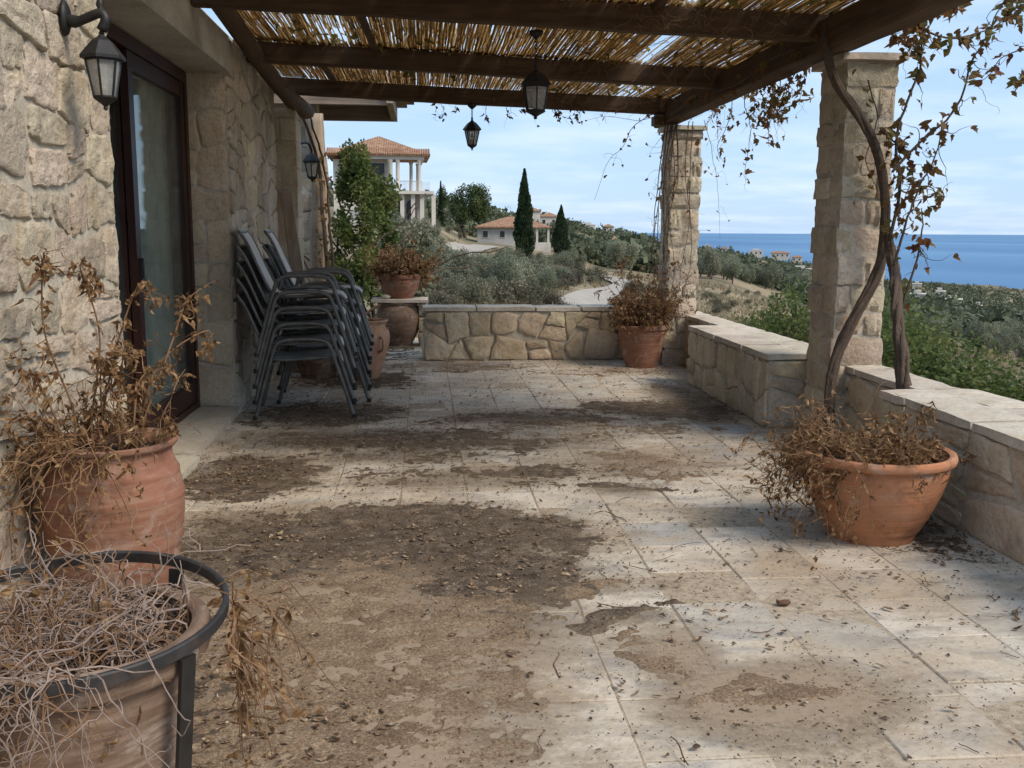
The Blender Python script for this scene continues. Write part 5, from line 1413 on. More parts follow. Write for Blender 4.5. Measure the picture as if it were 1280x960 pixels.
def terrain_z(x, y):
    x, y = np.asarray(x, float), np.asarray(y, float)
    d = np.hypot(x, y); az = np.arctan2(x, y) - YAW
    px = 640 + FPX * np.tan(np.clip(az, -1.15, 1.15)); px = np.clip(px, TPX[0], TPX[-1] - 1e-3)
    ld = np.log(np.clip(d, 12.0, 1799.0))
    i = np.clip(np.searchsorted(TPX, px, 'right') - 1, 0, len(TPX) - 2); j = np.clip(np.searchsorted(LTD, ld, 'right') - 1, 0, len(TD) - 2)
    u = (px - TPX[i]) / (TPX[i + 1] - TPX[i]); v = (ld - LTD[j]) / (LTD[j + 1] - LTD[j]); u = u * u * (3 - 2 * u)
    te = (TTE[i, j] * (1 - u) + TTE[i + 1, j] * u) * (1 - v) + (TTE[i, j + 1] * (1 - u) + TTE[i + 1, j + 1] * u) * v
    dd = np.maximum(d, 12.0) / np.maximum(np.cos(np.clip(az, -1.15, 1.15)), 0.4) * np.cos(np.clip(az, -1.15, 1.15))
    z = EYE[2] + te * dd * np.cos(np.clip(az, -1.1, 1.1))
    amp = np.clip((d - 14) / 40, 0, 1) * 0.0035 * np.minimum(d, 500)
    return z + amp * fbm(x * 0.035 + 3, y * 0.035, 7, 4)
def ground_hit(px, py):
    """where the line of sight through a picture point meets the ground"""
    r0 = ray(px, py); r0 = r0 / math.hypot(r0[0], r0[1])
    ds = np.exp(np.linspace(math.log(13), math.log(1700), 900))
    P = EYE + r0 * ds[:, None]
    below = P[:, 2] < terrain_z(P[:, 0], P[:, 1])
    if not below.any(): return None
    k = int(np.argmax(below)); return np.array([P[k, 0], P[k, 1], float(terrain_z(P[k, 0], P[k, 1]))])

t = NT('hillside')
g1 = t.noise(0.035, 7, 0.62, None, 0.4); g2 = t.noise(0.5, 6, 0.65)
col = t.ramp(g2, [(0.3, (0.215, 0.16, 0.10)), (0.5, (0.30, 0.235, 0.15)), (0.7, (0.36, 0.30, 0.21))])
sc_ = t.ramp(g2, [(0.3, (0.075, 0.072, 0.04)), (0.7, (0.155, 0.145, 0.09))])
col = t.mix(t.ramp(g1, [(0.42, 0.0), (0.56, 0.9)]), col, sc_)
sp = t.noise(3.0, 5, 0.7)
col = t.mix(t.ramp(sp, [(0.5, 0.0), (0.66, 0.55)]), col, (0.10, 0.095, 0.055))
M['hill'] = t.done(t.bsdf(col, 0.95, t.bump(t.noise(1.4, 6, 0.7), 0.8, 0.25), 0.1))
nd, na = 150, 300
dg = np.exp(np.linspace(math.log(3.0), math.log(1790), nd)); ag = np.linspace(-1.25, 1.25, na) + YAW
Dg, Ag = np.meshgrid(dg, ag, indexing='ij'); Xg, Yg = Dg * np.sin(Ag), Dg * np.cos(Ag); Zg = terrain_z(Xg, Yg)
V = np.stack([Xg.ravel(), Yg.ravel(), Zg.ravel()], 1)
ii, jj = np.meshgrid(np.arange(nd - 1), np.arange(na - 1), indexing='ij'); ii, jj = ii.ravel(), jj.ravel()
Fq = np.stack([ii * na + jj, (ii + 1) * na + jj, (ii + 1) * na + jj + 1, ii * na + jj + 1], 1)[:, ::-1]
mb = MB(); mb.v.append(V); mb.n = len(V); mb.f = Fq.tolist()
obj('terrain', mb, M['hill'], smooth=True, kind='structure')
# nearer ground behind and beside the terrace
obj('ground', MB().add([(-400, -400, -1.6), (400, -400, -1.6), (400, 6, -1.6), (-400, 6, -1.6)], [(0, 1, 2, 3)]), M['hill'], kind='structure')

t = NT('sea water')
v = t.mapped((1, 0.25, 1)); wv = t.noise(0.03, 6, 0.65, v)
big = t.noise(0.0006, 4, 0.6, t.mapped((1, 0.35, 1)))
col = t.ramp(big, [(0.38, (0.058, 0.155, 0.295)), (0.62, (0.10, 0.225, 0.37))])
M['sea'] = t.done(t.bsdf(col, 0.55, t.bump(wv, 0.6, 1.2), 0.25))
obj('sea', MB().add([(-45000, 300, SEA), (45000, 300, SEA), (45000, 50000, SEA), (-45000, 50000, SEA)], [(0, 1, 2, 3)]), M['sea'], kind='structure')

# road and track
t = NT('pale gravel road')
col = t.ramp(t.noise(1.2, 6, 0.65), [(0.3, (0.29, 0.255, 0.215)), (0.7, (0.40, 0.365, 0.315))])
M['road'] = t.done(t.bsdf(col, 0.95, None, 0.1))
def road(pxs, w, name):
    P = [ground_hit(*p) for p in pxs]; P = np.array([p for p in P if p is not None]); c = spline(P, 40)
    tg = np.gradient(c, axis=0); s = unit(np.stack([tg[:, 1], -tg[:, 0], np.zeros(len(c))], 1))
    V = []
    for i in range(len(c)):
        for k in (-1, -0.4, 0.4, 1):
            q = c[i] + s[i] * w * k / 2; V.append((q[0], q[1], max(float(terrain_z(q[0], q[1])), float(terrain_z(c[i][0], c[i][1])) - 0.2) + 0.14))
    F = [(i * 4 + k, i * 4 + k + 1, i * 4 + 5 + k, i * 4 + 4 + k) for i in range(len(c) - 1) for k in range(3)]
    F += [(i * 4, i * 4 + 1, i * 4 + 2, i * 4 + 3) for i in (0,)]
    obj(name, MB().add(V, F), M['road'], smooth=True, kind='structure')
    return c
rc1 = road([(722, 387), (728, 381), (748, 372), (772, 362), (781, 357), (772, 352), (756, 348), (748, 344)], 1.9, 'road')
rc2 = road([(600, 345), (575, 332), (568, 322), (585, 313), (608, 308)], 3.0, 'path')
rc3 = road([(1160, 380), (1200, 396), (1250, 415), (1300, 425)], 3.0, 'path')
ROADS = np.vstack([rc1, rc2])

# ------------------------------------------------------------------ trees
def crown_pts(rs_, n, blobs, shell=0.45):
    """points spread through overlapping ellipsoids, denser towards their outsides"""
    w = np.array([b[3] * b[4] * b[5] for b in blobs]) ** 0.67; k = rs_.choice(len(blobs), n, p=w / w.sum()); B = np.array(blobs)[k]
    d = unit(rs_.normal(0, 1, (n, 3))); q = (shell + (1 - shell) * rs_.random(n)) * (1 + rs_.normal(0, 0.07, n))
    return B[:, :3] + d * q[:, None] * B[:, 3:6], d
def leaf_quads(mb, P, out, size, rs_, aspect=0.55):
    n = len(P); D = unit(out * 0.5 + rs_.normal(0, 0.8, (n, 3))); S = unit(np.cross(D, rs_.normal(0, 1, (n, 3))))
    L = size * rs_.uniform(0.6, 1.4, n); W = L * aspect
    V = np.stack([P - D * L[:, None] / 2, P + S * W[:, None] / 2, P + D * L[:, None] / 2, P - S * W[:, None] / 2], 1)
    return mb.quads(V)
def blobs_for(rs_, n, w, h, z0, irr=0.35, sz=0.45):
    out = []
    for i in range(n):
        a = rs_.uniform(0, 6.28); q = math.sqrt(rs_.random()) * w * (1 - sz); zz_ = z0 + h * rs_.uniform(sz * 0.6, 1 - sz * 0.5)
        s = sz * rs_.uniform(1 - irr, 1 + irr)
        out.append((q * math.cos(a), q * math.sin(a), zz_, w * s, w * s, h * s * 0.9))
    return out
def trunk_mesh(rs_, h, r0, nb=5, spread=0.6, th=0.5):
    mb = MB(); base = walk((0, 0, -0.3), (0, 0, 1), 6, (h * th + 0.3) / 6, rs_, 0.14); mb.tube(base, np.linspace(r0, r0 * 0.6, 7), 7)
    for i in range(nb):
        a = rs_.uniform(0, 6.28); p = walk(base[rs_.integers(3, 7)], (math.cos(a) * spread, math.sin(a) * spread, 1), 6, h * 0.09, rs_, 0.22); mb.tube(p, np.linspace(r0 * 0.5, r0 * 0.12, 7), 5)
    return mb
def tree_variant(seed, w, h, z0, nblob, nleaf, lsize, mat, tr=(0.14, 5), sz=0.42, asp=0.5, shell=0.5):
    rs_ = np.random.default_rng(seed)
    b = blobs_for(rs_, nblob, w, h - z0, z0, 0.35, sz); P, o_ = crown_pts(rs_, nleaf, b, shell)
    P[:, 2] = np.maximum(P[:, 2], z0 * 0.5)
    cm = leaf_quads(MB(), P, o_, lsize, rs_, asp).mesh('crown', M[mat])
    tm = trunk_mesh(rs_, h, *tr).mesh('trunk', M['trunk'], True)
    return cm, tm
def plant_tree(name, var, p, s, rz, label, cat, group=None):
    o = thing(name, label, cat, p, rz, group); o.scale = (s, s, s * random.uniform(0.9, 1.12))
    link('crown', var[0], o); link('trunk', var[1], o)
    return o
olive = [tree_variant(300 + i, 1.75, 3.1, 0.5, 9, 3600, 0.17, 'olive_leaf', (0.13, 6), 0.40) for i in range(5)]
scrub = [tree_variant(320 + i, 0.9, 1.05, 0.05, 8, 1300, 0.11, 'scrub_leaf', (0.04, 7), 0.42) for i in range(3)]
shrub_olive = [tree_variant(330 + i, 1.3, 1.7, 0.1, 9, 2600, 0.13, 'olive_leaf', (0.06, 7), 0.42) for i in range(3)]

def in_poly(px, py, poly):
    c = False; n = len(poly)
    for i in range(n):
        (x0, y0), (x1, y1) = poly[i], poly[(i + 1) % n]
        if (y0 > py) != (y1 > py) and px < (x1 - x0) * (py - y0) / (y1 - y0) + x0: c = not c
    return c
tr_s = np.random.default_rng(400)
placed = []
def near_road(p, r): return np.min(np.hypot(ROADS[:, 0] - p[0], ROADS[:, 1] - p[1])) < r
KEEP_OFF = []
def scatter_trees(poly, n, variants, name, label, cat, group, smin, smax, gap, avoid=True):
    k = tries = 0; xs = [q[0] for q in poly]; ys = [q[1] for q in poly]
    while k < n and tries < n * 40:
        tries += 1
        px, py = tr_s.uniform(min(xs), max(xs)), tr_s.uniform(min(ys), max(ys))
        if not in_poly(px, py, poly): continue
        p = ground_hit(px, py)
        if p is None or (avoid and near_road(p, 1.9)): continue
        if any(abs(px - a) < b and abs(py - c_) < d_ for a, b, c_, d_ in KEEP_OFF): continue
        if p[0] < 3.4 and p[0] > -1.9 and p[1] < 13.6: continue
        s = tr_s.uniform(smin, smax)
        if any(math.hypot(p[0] - q[0], p[1] - q[1]) < gap * (s + q[3]) for q in placed): continue
        placed.append((p[0], p[1], p[2], s)); k += 1
        plant_tree(name, variants[tr_s.integers(len(variants))], p, s, tr_s.uniform(0, 6.28), label, cat, group)
KEEP_OFF += [(590, 28, 312, 10), (645, 60, 316, 12), (535, 14, 262, 8)]
def olives(poly, n, where, smin, smax, gap):
    scatter_trees(poly, n, olive, 'olive_tree', 'grey green olive tree ' + where, 'olive tree', 'olive trees ' + where, smin, smax, gap)
olives([(600, 342), (700, 338), (745, 347), (768, 372), (722, 382), (600, 384)], 32, 'between the road bend and the low end wall', 0.26, 0.48, 1.0)
olives([(555, 328), (600, 338), (600, 384), (548, 384)], 20, 'on the slope just right of the slab pot', 0.26, 0.45, 0.95)
olives([(585, 326), (720, 322), (745, 345), (600, 340)], 26, 'in the band below the tiled house', 0.28, 0.46, 1.1)
olives([(480, 278), (545, 276), (575, 300), (560, 345), (490, 345)], 34, 'on the bank below the villa', 0.28, 0.52, 0.95)
olives([(455, 262), (530, 264), (545, 282), (470, 285)], 14, 'close under the villa terrace', 0.5, 0.85, 0.8)
olives([(700, 304), (820, 318), (828, 345), (795, 345), (745, 335)], 40, 'left of the far pillar above the road', 0.6, 1.0, 1.3)
olives([(870, 338), (1010, 362), (1010, 370), (870, 348)], 46, 'in the grove between the two pillars', 0.8, 1.25, 1.1)
olives([(1090, 392), (1290, 412), (1290, 460), (1120, 436)], 70, 'on the seaward slope beyond the parapet', 0.55, 1.0, 1.2)
def scrubs(poly, n, where, smin, smax, gap):
    scatter_trees(poly, n, scrub, 'scrub_bush', 'low dry grey scrub bush ' + where, 'bush', 'scrub ' + where, smin, smax, gap)
scrubs([(500, 330), (560, 345), (640, 350), (640, 390), (480, 400)], 50, 'left of the road behind the low wall', 0.45, 1.0, 0.75)
scrubs([(640, 345), (740, 345), (800, 350), (800, 372), (740, 392), (640, 390)], 50, 'close to the road bend', 0.4, 0.95, 0.8)
scrubs([(870, 355), (1000, 380), (1010, 412), (870, 410)], 16, 'on the tan hillside between the pillars', 0.3, 0.7, 0.8)
# dry grass on the open ground
gr_ = np.random.default_rng(410); ng = 9000
ga = YAW + np.arctan((gr_.uniform(470, 1330, ng) - 640) / FPX); gd_ = np.exp(gr_.uniform(math.log(13.5), math.log(110), ng))
gx, gy = gd_ * np.sin(ga), gd_ * np.cos(ga)
kp = ~((gx < 3.3) & (gy < 13.2)) & (fbm(gx * 0.35, gy * 0.35, 77, 3) > -0.25); gx, gy, gd_ = gx[kp], gy[kp], gd_[kp]
kp = np.array([np.min(np.hypot(ROADS[:, 0] - a_, ROADS[:, 1] - b_)) > 1.6 for a_, b_ in zip(gx, gy)]); gx, gy, gd_ = gx[kp], gy[kp], gd_[kp]
gz = terrain_z(gx, gy); nb_ = 7; ix = np.repeat(np.arange(len(gx)), nb_); N_ = len(ix)
hh_ = gr_.uniform(0.12, 0.34, N_) * (1 + gd_[ix] / 120); bp_ = np.stack([gx, gy, gz - 0.02], 1)[ix] + gr_.normal(0, 0.07, (N_, 3)) * (1, 1, 0); dv = gr_.normal(0, 0.35, (N_, 3)); dv[:, 2] = 1
tp = bp_ + unit(dv) * hh_[:, None]; sw = unit(np.cross(dv, gr_.normal(0, 1, (N_, 3)))) * (0.012 + 0.0004 * gd_[ix])[:, None]
Vg = np.stack([bp_ - sw, bp_ + sw, tp], 1).reshape(-1, 3); mb = MB(); mb.v.append(Vg); mb.n = len(Vg); mb.f = np.arange(N_ * 3).reshape(-1, 3).tolist()
M['dry_grass'] = leaf_mat('dry grass', [(0.3, (0.20, 0.15, 0.085)), (0.5, (0.32, 0.25, 0.15)), (0.7, (0.42, 0.35, 0.23))], 0.6, 0.3)
tag(obj('dry_grass', mb, M['dry_grass'], kind='stuff'), 'straw coloured dry grass over the open slope', 'grass', kind='stuff')

# green shrubs right behind the parapet and at the end of the house
gr = [tree_variant(350 + i, 1.0, 1.55, 0.05, 11, 7000, 0.055, 'green_leaf', (0.035, 8), 0.40, 0.6) for i in range(3)]
for i, (px, py, Y, s, lab) in enumerate(((968, 400, 12.2, 0.85, 'bright green leafy shrub behind the stone bench'), (1002, 398, 11.2, 0.8, 'bright green shrub hard against the near pillar on its seaward side'),
                                        (1130, 430, 9.4, 1.0, 'bright green shrub directly behind the two vine trunks'), (1175, 445, 9.0, 1.05, 'rounded green shrub just beyond the parapet coping'),
                                        (1235, 478, 8.3, 1.0, 'dense green shrub at the outer edge of the broad low wall'), (1290, 505, 7.9, 1.0, 'green shrub at the right edge of the view beyond the wall'),
                                        (940, 408, 13.5, 0.7, 'small green shrub at the far end of the bench'), (1105, 408, 10.6, 0.9, 'yellowish green shrub showing between pillar and vine trunk'))):
    top = at(px, py - 22, Y=Y); zg = min(float(terrain_z(top[0], top[1])), top[2] - 0.9)
    hh_ = (top[2] - zg) / 1.55
    o = plant_tree('green_shrub', gr[i % 3], (top[0], top[1], zg), s, i * 1.3, lab, 'shrub'); o.scale = (s * 1.05, s * 1.05, hh_)
# tall hedge of climbers at the end of the house
def hedge_plant(seed, label, px0, px1, ytop, ybot, Y, nleaf, mat, lsize):
    rs_ = np.random.default_rng(seed)
    a, b = at(px0, ytop, Y=Y), at(px1, ybot, Y=Y); cx, w = (a[0] + b[0]) / 2, (b[0] - a[0]) / 2
    o = thing('climbing_shrub', label, 'shrub', (cx, Y, 0.0)); bl = []
    for i in range(16): bl.append((rs_.uniform(-0.62, 0.62) * w, rs_.uniform(-0.25, 0.25), rs_.uniform(0.25, 0.95) * a[2], w * rs_.uniform(0.3, 0.5), 0.28, rs_.uniform(0.18, 0.32)))
    P, o_ = crown_pts(rs_, nleaf, bl, 0.3)
    link('crown', leaf_quads(MB(), P, o_, lsize, rs_, 0.6).mesh('crown', M[mat]), o)
    st = MB()
    for i in range(7):
        p = walk((rs_.uniform(-0.4, 0.4) * w, 0, 0), (rs_.normal(0, 0.2), 0, 1), 10, a[2] * 0.09, rs_, 0.2); st.tube(p, np.linspace(0.022, 0.006, 11), 6)
    link('stems', st.mesh('stems', M['bark'], True), o)
hedge_plant(501, 'tall green climbing shrub beside the wooden post under the eave', 398, 470, 158, 350, 12.7, 8500, 'green_leaf', 0.055)
hedge_plant(502, 'leafy green shrub right of the tall climber under the villa', 440, 505, 205, 350, 13.2, 5600, 'green_leaf', 0.055)
hedge_plant(503, 'dry olive coloured bush behind the pot on the slab', 485, 552, 285, 380, 14.2, 3800, 'olive_leaf', 0.06)

# pine, cypresses
pineM = tree_variant(360, 3.1, 5.6, 1.6, 14, 9000, 0.24, 'pine_leaf', (0.22, 7), 0.36)
p = ground_hit(582, 298); d_ = math.hypot(p[0], p[1]); s_ = (296 - 236) / FPX * d_ / 5.6
plant_tree('pine_tree', pineM, p, s_, 0.5, 'bushy green pine between the villa and the tiled roof house', 'pine tree')
pineS = tree_variant(361, 1.6, 5.0, 0.9, 12, 4200, 0.22, 'pine_leaf', (0.2, 5), 0.36)
for px, py, hpx, lab in ((553, 268, 34, 'dark green pine at the right edge of the villa'), (600, 296, 42, 'small dark pine tucked against the bushy pine')):
    p = ground_hit(px, py); d_ = math.hypot(p[0], p[1]); s_ = hpx / FPX * d_ / 5.0
    plant_tree('pine_tree', pineS, p, s_, 1.5, lab, 'pine tree')
def cypress(px, ybot, ytop, wpx, Y_d, seed, label):
    rs_ = np.random.default_rng(seed); r0 = ray(px, ybot); r0 = r0 / math.hypot(r0[0], r0[1]); p = EYE + r0 * Y_d
    zg = float(terrain_z(p[0], p[1])); h = (ybot - ytop) / FPX * Y_d + (p[2] - zg); w = wpx / FPX * Y_d / 2
    o = thing('cypress_tree', label, 'cypress', (p[0], p[1], zg))
    n = 9000; t_ = rs_.random(n) ** 0.75; zz_ = 0.02 * h + t_ * 0.98 * h
    prof = np.interp(t_, [0, 0.06, 0.22, 0.5, 0.8, 1.0], [0.45, 0.82, 1.0, 0.80, 0.38, 0.02]); a = rs_.uniform(0, 6.28, n)
    lump = 1 + 0.16 * np.sin(a * 3 + t_ * 14) + 0.12 * np.sin(a * 5 - t_ * 31)
    rr_ = prof * w * lump * (0.55 + 0.48 * np.sqrt(rs_.random(n))); P = np.stack([rr_ * np.cos(a), rr_ * np.sin(a), zz_], 1)
    D = unit(np.stack([np.cos(a) * 0.35, np.sin(a) * 0.35, np.ones(n)], 1) + rs_.normal(0, 0.25, (n, 3))); S = unit(np.cross(D, rs_.normal(0, 1, (n, 3))))
    L = h * 0.035 * rs_.uniform(0.6, 1.4, n); W = L * 0.5
    link('crown', MB().quads(np.stack([P - D * L[:, None] / 2, P + S * W[:, None] / 2, P + D * L[:, None] / 2, P - S * W[:, None] / 2], 1)).mesh('crown', M['cypress_leaf']), o)
    link('trunk', MB().tube([(0, 0, -0.3), (0, 0, h * 0.5)], [w * 0.16, w * 0.06], 7).mesh('trunk', M['trunk']), o)
cypress(655, 309, 215, 23, 95, 601, 'tall slim dark cypress in front of the tiled roof house')
cypress(701, 305, 258, 20, 118, 602, 'shorter dark cypress right of the tiled roof house')
cypress(551, 262, 228, 6, 140, 603, 'tiny thin cypress behind the villa terrace')

# ------------------------------------------------------------------ woodland covering the far slopes (one mass)
wr = np.random.default_rng(700)
ns = 10500
ang = YAW + np.arctan((wr.uniform(-60, 1420, ns) - 640) / FPX); dd = np.exp(wr.uniform(math.log(125), math.log(1470), ns))
wx, wy = dd * np.sin(ang), dd * np.cos(ang); wz = terrain_z(wx, wy)
dens = fbm(wx * 0.018, wy * 0.018, 31, 3)
keep = (dens > np.where(ang > YAW + 0.27, -0.6, -0.22)) & (wz > SEA + 1.0)
pxs_ = 640 + FPX * np.tan(np.arctan2(wx, wy) - YAW)
keep &= ~((pxs_ > 560) & (pxs_ < 700) & (dd < 165)) & ~((pxs_ < 560) & (dd < 150)) & ~((pxs_ > 860) & (pxs_ < 1010) & (dd < 150))
wx, wy, wz, dd = wx[keep], wy[keep], wz[keep], dd[keep]
n = len(wx); per = np.where(dd < 350, 70, 34); size = wr.uniform(1.1, 2.3, n) * np.where(dd < 300, 0.85, 1.15); size *= np.where(wr.random(n) < 0.10, 1.5, 1.0)
idx = np.repeat(np.arange(n), per); N_ = len(idx)
d3 = unit(wr.normal(0, 1, (N_, 3))); q = (0.55 + 0.45 * wr.random(N_)) * (1 + 0.25 * np.sin(d3[:, 0] * 4 + idx) * np.cos(d3[:, 1] * 5 + idx * 1.7))
c3 = np.stack([wx, wy, wz + size * 0.62], 1)[idx]; rad = np.stack([size, size, size * 0.85], 1)[idx]
P = c3 + d3 * q[:, None] * rad; D = unit(d3 * 0.3 + wr.normal(0, 0.8, (N_, 3))); S = unit(np.cross(D, wr.normal(0, 1, (N_, 3))))
L = (size[idx] * 0.48 * wr.uniform(0.6, 1.4, N_)); W = L * 0.7
mb = MB(); V4 = np.stack([P - D * L[:, None] / 2, P + S * W[:, None] / 2, P + D * L[:, None] / 2, P - S * W[:, None] / 2], 1)
mb.quads(V4)
tag(obj('woodland', mb, M['wood_leaf'], kind='stuff'), 'mass of olive groves and scrub covering the far slopes down to the sea', 'woodland', kind='stuff')

# ------------------------------------------------------------------ houses
def frame_at(px, d):
    r0 = ray(px, 300); r0 = r0 / math.hypot(r0[0], r0[1]); p = EYE + r0 * d
    return np.array([p[0], p[1], 0.0]), math.atan2(-r0[0], r0[1])      # position and turn so that local +Y looks away from the eye
def hip_roof(x0, x1, y0, y1, z0, h, over=0.45, th=0.16):
    a, b, c_, d_ = x0 - over, x1 + over, y0 - over, y1 + over; ins = min(b - a, d_ - c_) / 2 * 0.98; ym = (c_ + d_) / 2
    V = [(a, c_, z0), (b, c_, z0), (b, d_, z0), (a, d_, z0), (a, c_, z0 + th), (b, c_, z0 + th), (b, d_, z0 + th), (a, d_, z0 + th), (a + ins, ym, z0 + h), (b - ins, ym, z0 + h)]
    return MB().add(V, [(0, 3, 2, 1), (0, 1, 5, 4), (1, 2, 6, 5), (2, 3, 7, 6), (3, 0, 4, 7), (4, 5, 9, 8), (5, 6, 9), (6, 7, 8, 9), (7, 4, 8)])
def win(parent, x0, x1, z0, z1, y, arch=False):
    w = obj('window', MB().box((x0 - 0.08, y - 0.07, z0 - 0.08), (x1 + 0.08, y + 0.05, z1 + 0.08)), M['white_wall'], parent)
    obj('pane', MB().box((x0, y - 0.10, z0), (x1, y - 0.075, z1)), M['dark_window'], w)

# villa: two storeys, open corner veranda towards the sea
vd = 85.0; k = vd / FPX
vo, vrz = frame_at(490, vd); zbase = EYE[2] + (288 - 241) * k       # level of the upper floor
villa = thing('villa', 'two storey white villa with red tiled hip roof and columned veranda', 'villa', (vo[0], vo[1], zbase), vrz)
def lx(px): return (px - 490) * k
def lz(py): return (241 - py) * k
H1 = lz(203)
obj('wall', MB().box((lx(420), 0.6, 0.0), (lx(491), 7.5, H1)).box((lx(420), 0.61, -3.0), (lx(503), 7.5, -0.25)), M['white_wall'], villa)
obj('veranda_floor', MB().box((lx(462), -0.9, -0.24), (lx(541), 7.4, 0.0)), M['white_wall'], villa)
roof = obj('roof', hip_roof(lx(420), lx(530), -0.2, 7.3, H1 + 0.26, 1.9, 0.5, 0.14), M['roof_tile'], villa)
ridge = MB()
for i in range(46):                                           # half round tile ends along the eave
    x = lx(420) - 0.4 + i * (lx(530) - lx(420) + 0.8) / 45; ridge.tube([(x, -0.74, H1 + 0.36), (x, 0.5, H1 + 0.36 + 0.52)], 0.085, 6)
obj('eave_tiles', ridge, M['roof_tile'], roof, kind='stuff')
obj('eave_beam', MB().box((lx(440), -0.45, H1 - 0.02), (lx(530), -0.1, H1 + 0.255)).box((lx(527), -0.1, H1 - 0.02), (lx(530), 7.2, H1 + 0.255)), M['white_wall'], villa)
for px, y, r_c in ((489, -0.25, 0.20), (498, -0.25, 0.17), (524, -0.25, 0.15), (515, 2.8, 0.15), (524, 4.5, 0.15)):
    obj('column', MB().lathe([(r_c * 1.3, 0.0), (r_c * 1.3, 0.12), (r_c, 0.18), (r_c * 0.95, H1 - 0.25), (r_c * 1.25, H1 - 0.15), (r_c * 1.25, H1 - 0.025)], 12, (lx(px), y, 0)), M['white_wall'], villa, smooth=True, sharp=40)
for px, y in ((503, -0.6), (516, -0.6), (527, -0.6), (541, -0.5)):
    obj('column', MB().box((lx(px) - 0.17, y, -3.2), (lx(px) + 0.17, y + 0.34, -0.245)), M['white_wall'], villa)
bal = MB()
for i in range(26): bal.box((lx(500) + i * 0.1 - 0.012, -0.32, 0.0), (lx(500) + i * 0.1 + 0.012, -0.29, 0.8))
bal.box((lx(499), -0.34, 0.8), (lx(527), -0.26, 0.85))
obj('railing', bal, M['grey_wall'], villa)
win(villa, lx(457), lx(482), 0.15, lz(205) - 0.15, 0.59)
win(villa, lx(430), lx(446), 0.6, lz(208), 0.59)
for px in (500, 514):
    ar = MB(); a = np.linspace(0, math.pi, 9); wv_, hv = 0.42, 1.1
    q2 = [(lx(px) + wv_ * math.cos(b), -0.62 + 0.9, -1.5 + hv * 0.35 + wv_ * math.sin(b)) for b in a] + [(lx(px) - wv_, 0.28, -2.9), (lx(px) + wv_, 0.28, -2.9)]
    q3 = [(x, y - 0.02, z_) for x, y, z_ in q2]; nn = len(q2)
    ar.add(q2 + q3, [tuple(range(nn))[::-1], tuple(range(nn, 2 * nn))] + [(i, (i + 1) % nn, nn + (i + 1) % nn, nn + i) for i in range(nn)])
    obj('arched_opening', ar, M['dark_window'], villa)
obj('arcade_wall', MB().box((lx(470), 0.29, -3.2), (lx(527), 0.6, -0.245)), M['white_wall'], villa)

# single storey house with tiled roof
hd = 132.0; k2 = hd / FPX; ho, hrz = frame_at(640, hd); hz0 = EYE[2] + (288.5 - 303) * k2
hs_ = thing('tiled_house', 'low pale house with orange tiled roof behind the tall cypress', 'house', (ho[0], ho[1], hz0), hrz)
hx = lambda px: (px - 640) * k2
hH = (303 - 285) * k2
obj('wall', MB().box((hx(597), 0.5, -1.5), (hx(668), 8.0, hH)), M['grey_wall'], hs_)
obj('terrace', MB().box((hx(660), -0.3, -1.5), (hx(688), 6, 0.0)), M['white_wall'], hs_)
obj('roof', hip_roof(hx(597), hx(686), 0.2, 8.2, hH + 0.02, 1.5, 0.35), M['roof_tile'], hs_)
for px in (671, 685):
    obj('column', MB().box((hx(px) - 0.14, 0.1, 0.0), (hx(px) + 0.14, 0.4, hH + 0.015)), M['white_wall'], hs_)
win(hs_, hx(604), hx(610), 0.7, 1.5, 0.49); win(hs_, hx(625), hx(631), 0.7, 1.5, 0.49); win(hs_, hx(661), hx(665), 0.2, 1.7, 0.49)

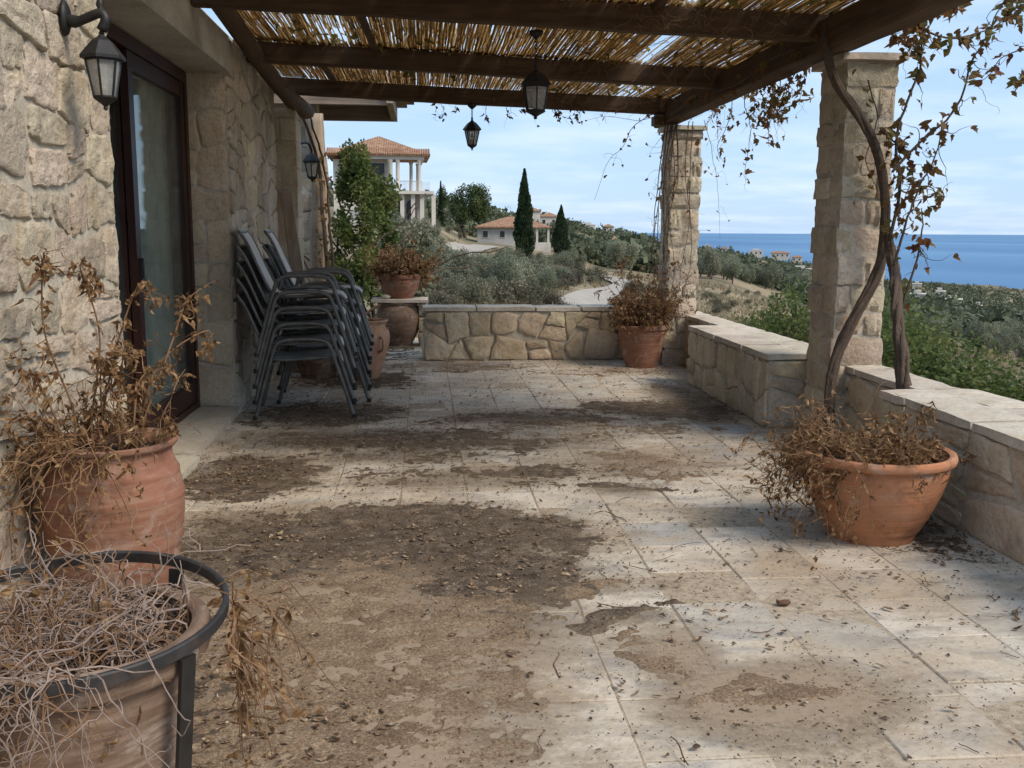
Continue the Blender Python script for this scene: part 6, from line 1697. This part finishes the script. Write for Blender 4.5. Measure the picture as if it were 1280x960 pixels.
# small houses scattered along the ridge and the coast
far = ((664, 279, 330, 22, 'pinkish house on the ridge right of the tall cypress', 1), (686, 281, 345, 24, 'long tiled house on the ridge beside the short cypress', 1), (735, 288, 520, 18, 'low pale house where the ridge starts to fall', 0), (760, 290, 540, 14, 'small pale house on the falling ridge', 1),
       (768, 322, 200, 9, 'ochre roofed house among the trees above the road', 1), (945, 318, 760, 16, 'white house on the headland left of the near pillar', 0), (975, 321, 800, 22, 'long pink house on the headland', 1), (1000, 345, 430, 26, 'white house with gable half hidden by the near pillar', 0),
       (996, 326, 820, 12, 'small tiled house at the tip of the headland', 1), (1147, 377, 420, 17, 'flat white house seen right of the vine trunk', 0), (1174, 377, 430, 12, 'tall narrow white house on the coastal slope', 0), (1146, 362, 560, 10, 'tiny white house higher on the coastal slope', 0), (1190, 388, 380, 20, 'long low pale house by the coastal path', 0), (1222, 393, 360, 9, 'small grey house at the end of the coastal path', 0),
       (884, 312, 740, 9, 'tiny white house at the root of the headland', 0), (905, 316, 700, 7, 'tiny house among the trees of the headland', 1))
for px, py, d, wpx, lab, tiled in far:
    r0 = ray(px, py); r0 = r0 / math.hypot(r0[0], r0[1]); p = EYE + r0 * d; zg = float(terrain_z(p[0], p[1])); kk = d / FPX
    z_ = max(zg, p[2]) - 0.5; w = wpx * kk; h = (3.2 if wpx > 9 else 2.8) * (1.35 if 'tall' in lab else 1.0); dpt = 7.0
    o = thing('far_house', lab, 'house', (p[0], p[1], z_), math.atan2(-r0[0], r0[1]))
    obj('wall', MB().box((-w / 2, 0, -2), (w / 2, dpt, h)), M['white_wall'], o)
    if tiled: obj('roof', hip_roof(-w / 2, w / 2, 0, dpt, h + 0.005, 1.6, 0.4), M['roof_tile'], o)
    else: obj('roof', MB().box((-w / 2 - 0.15, -0.15, h), (w / 2 + 0.15, dpt + 0.15, h + 0.3)).box((-w / 4, 2, h + 0.3), (w / 5, 5, h + 1.4)), M['white_wall'], o)
    nw = max(1, int(w / 3))
    for i in range(nw):
        x = -w / 2 + (i + 0.5) * w / nw; win(o, x - 0.5, x + 0.5, 0.9, 2.2, -0.01)
print('objects', len(bpy.data.objects), 'tris', sum(len(m_.polygons) for m_ in bpy.data.meshes) * 2)
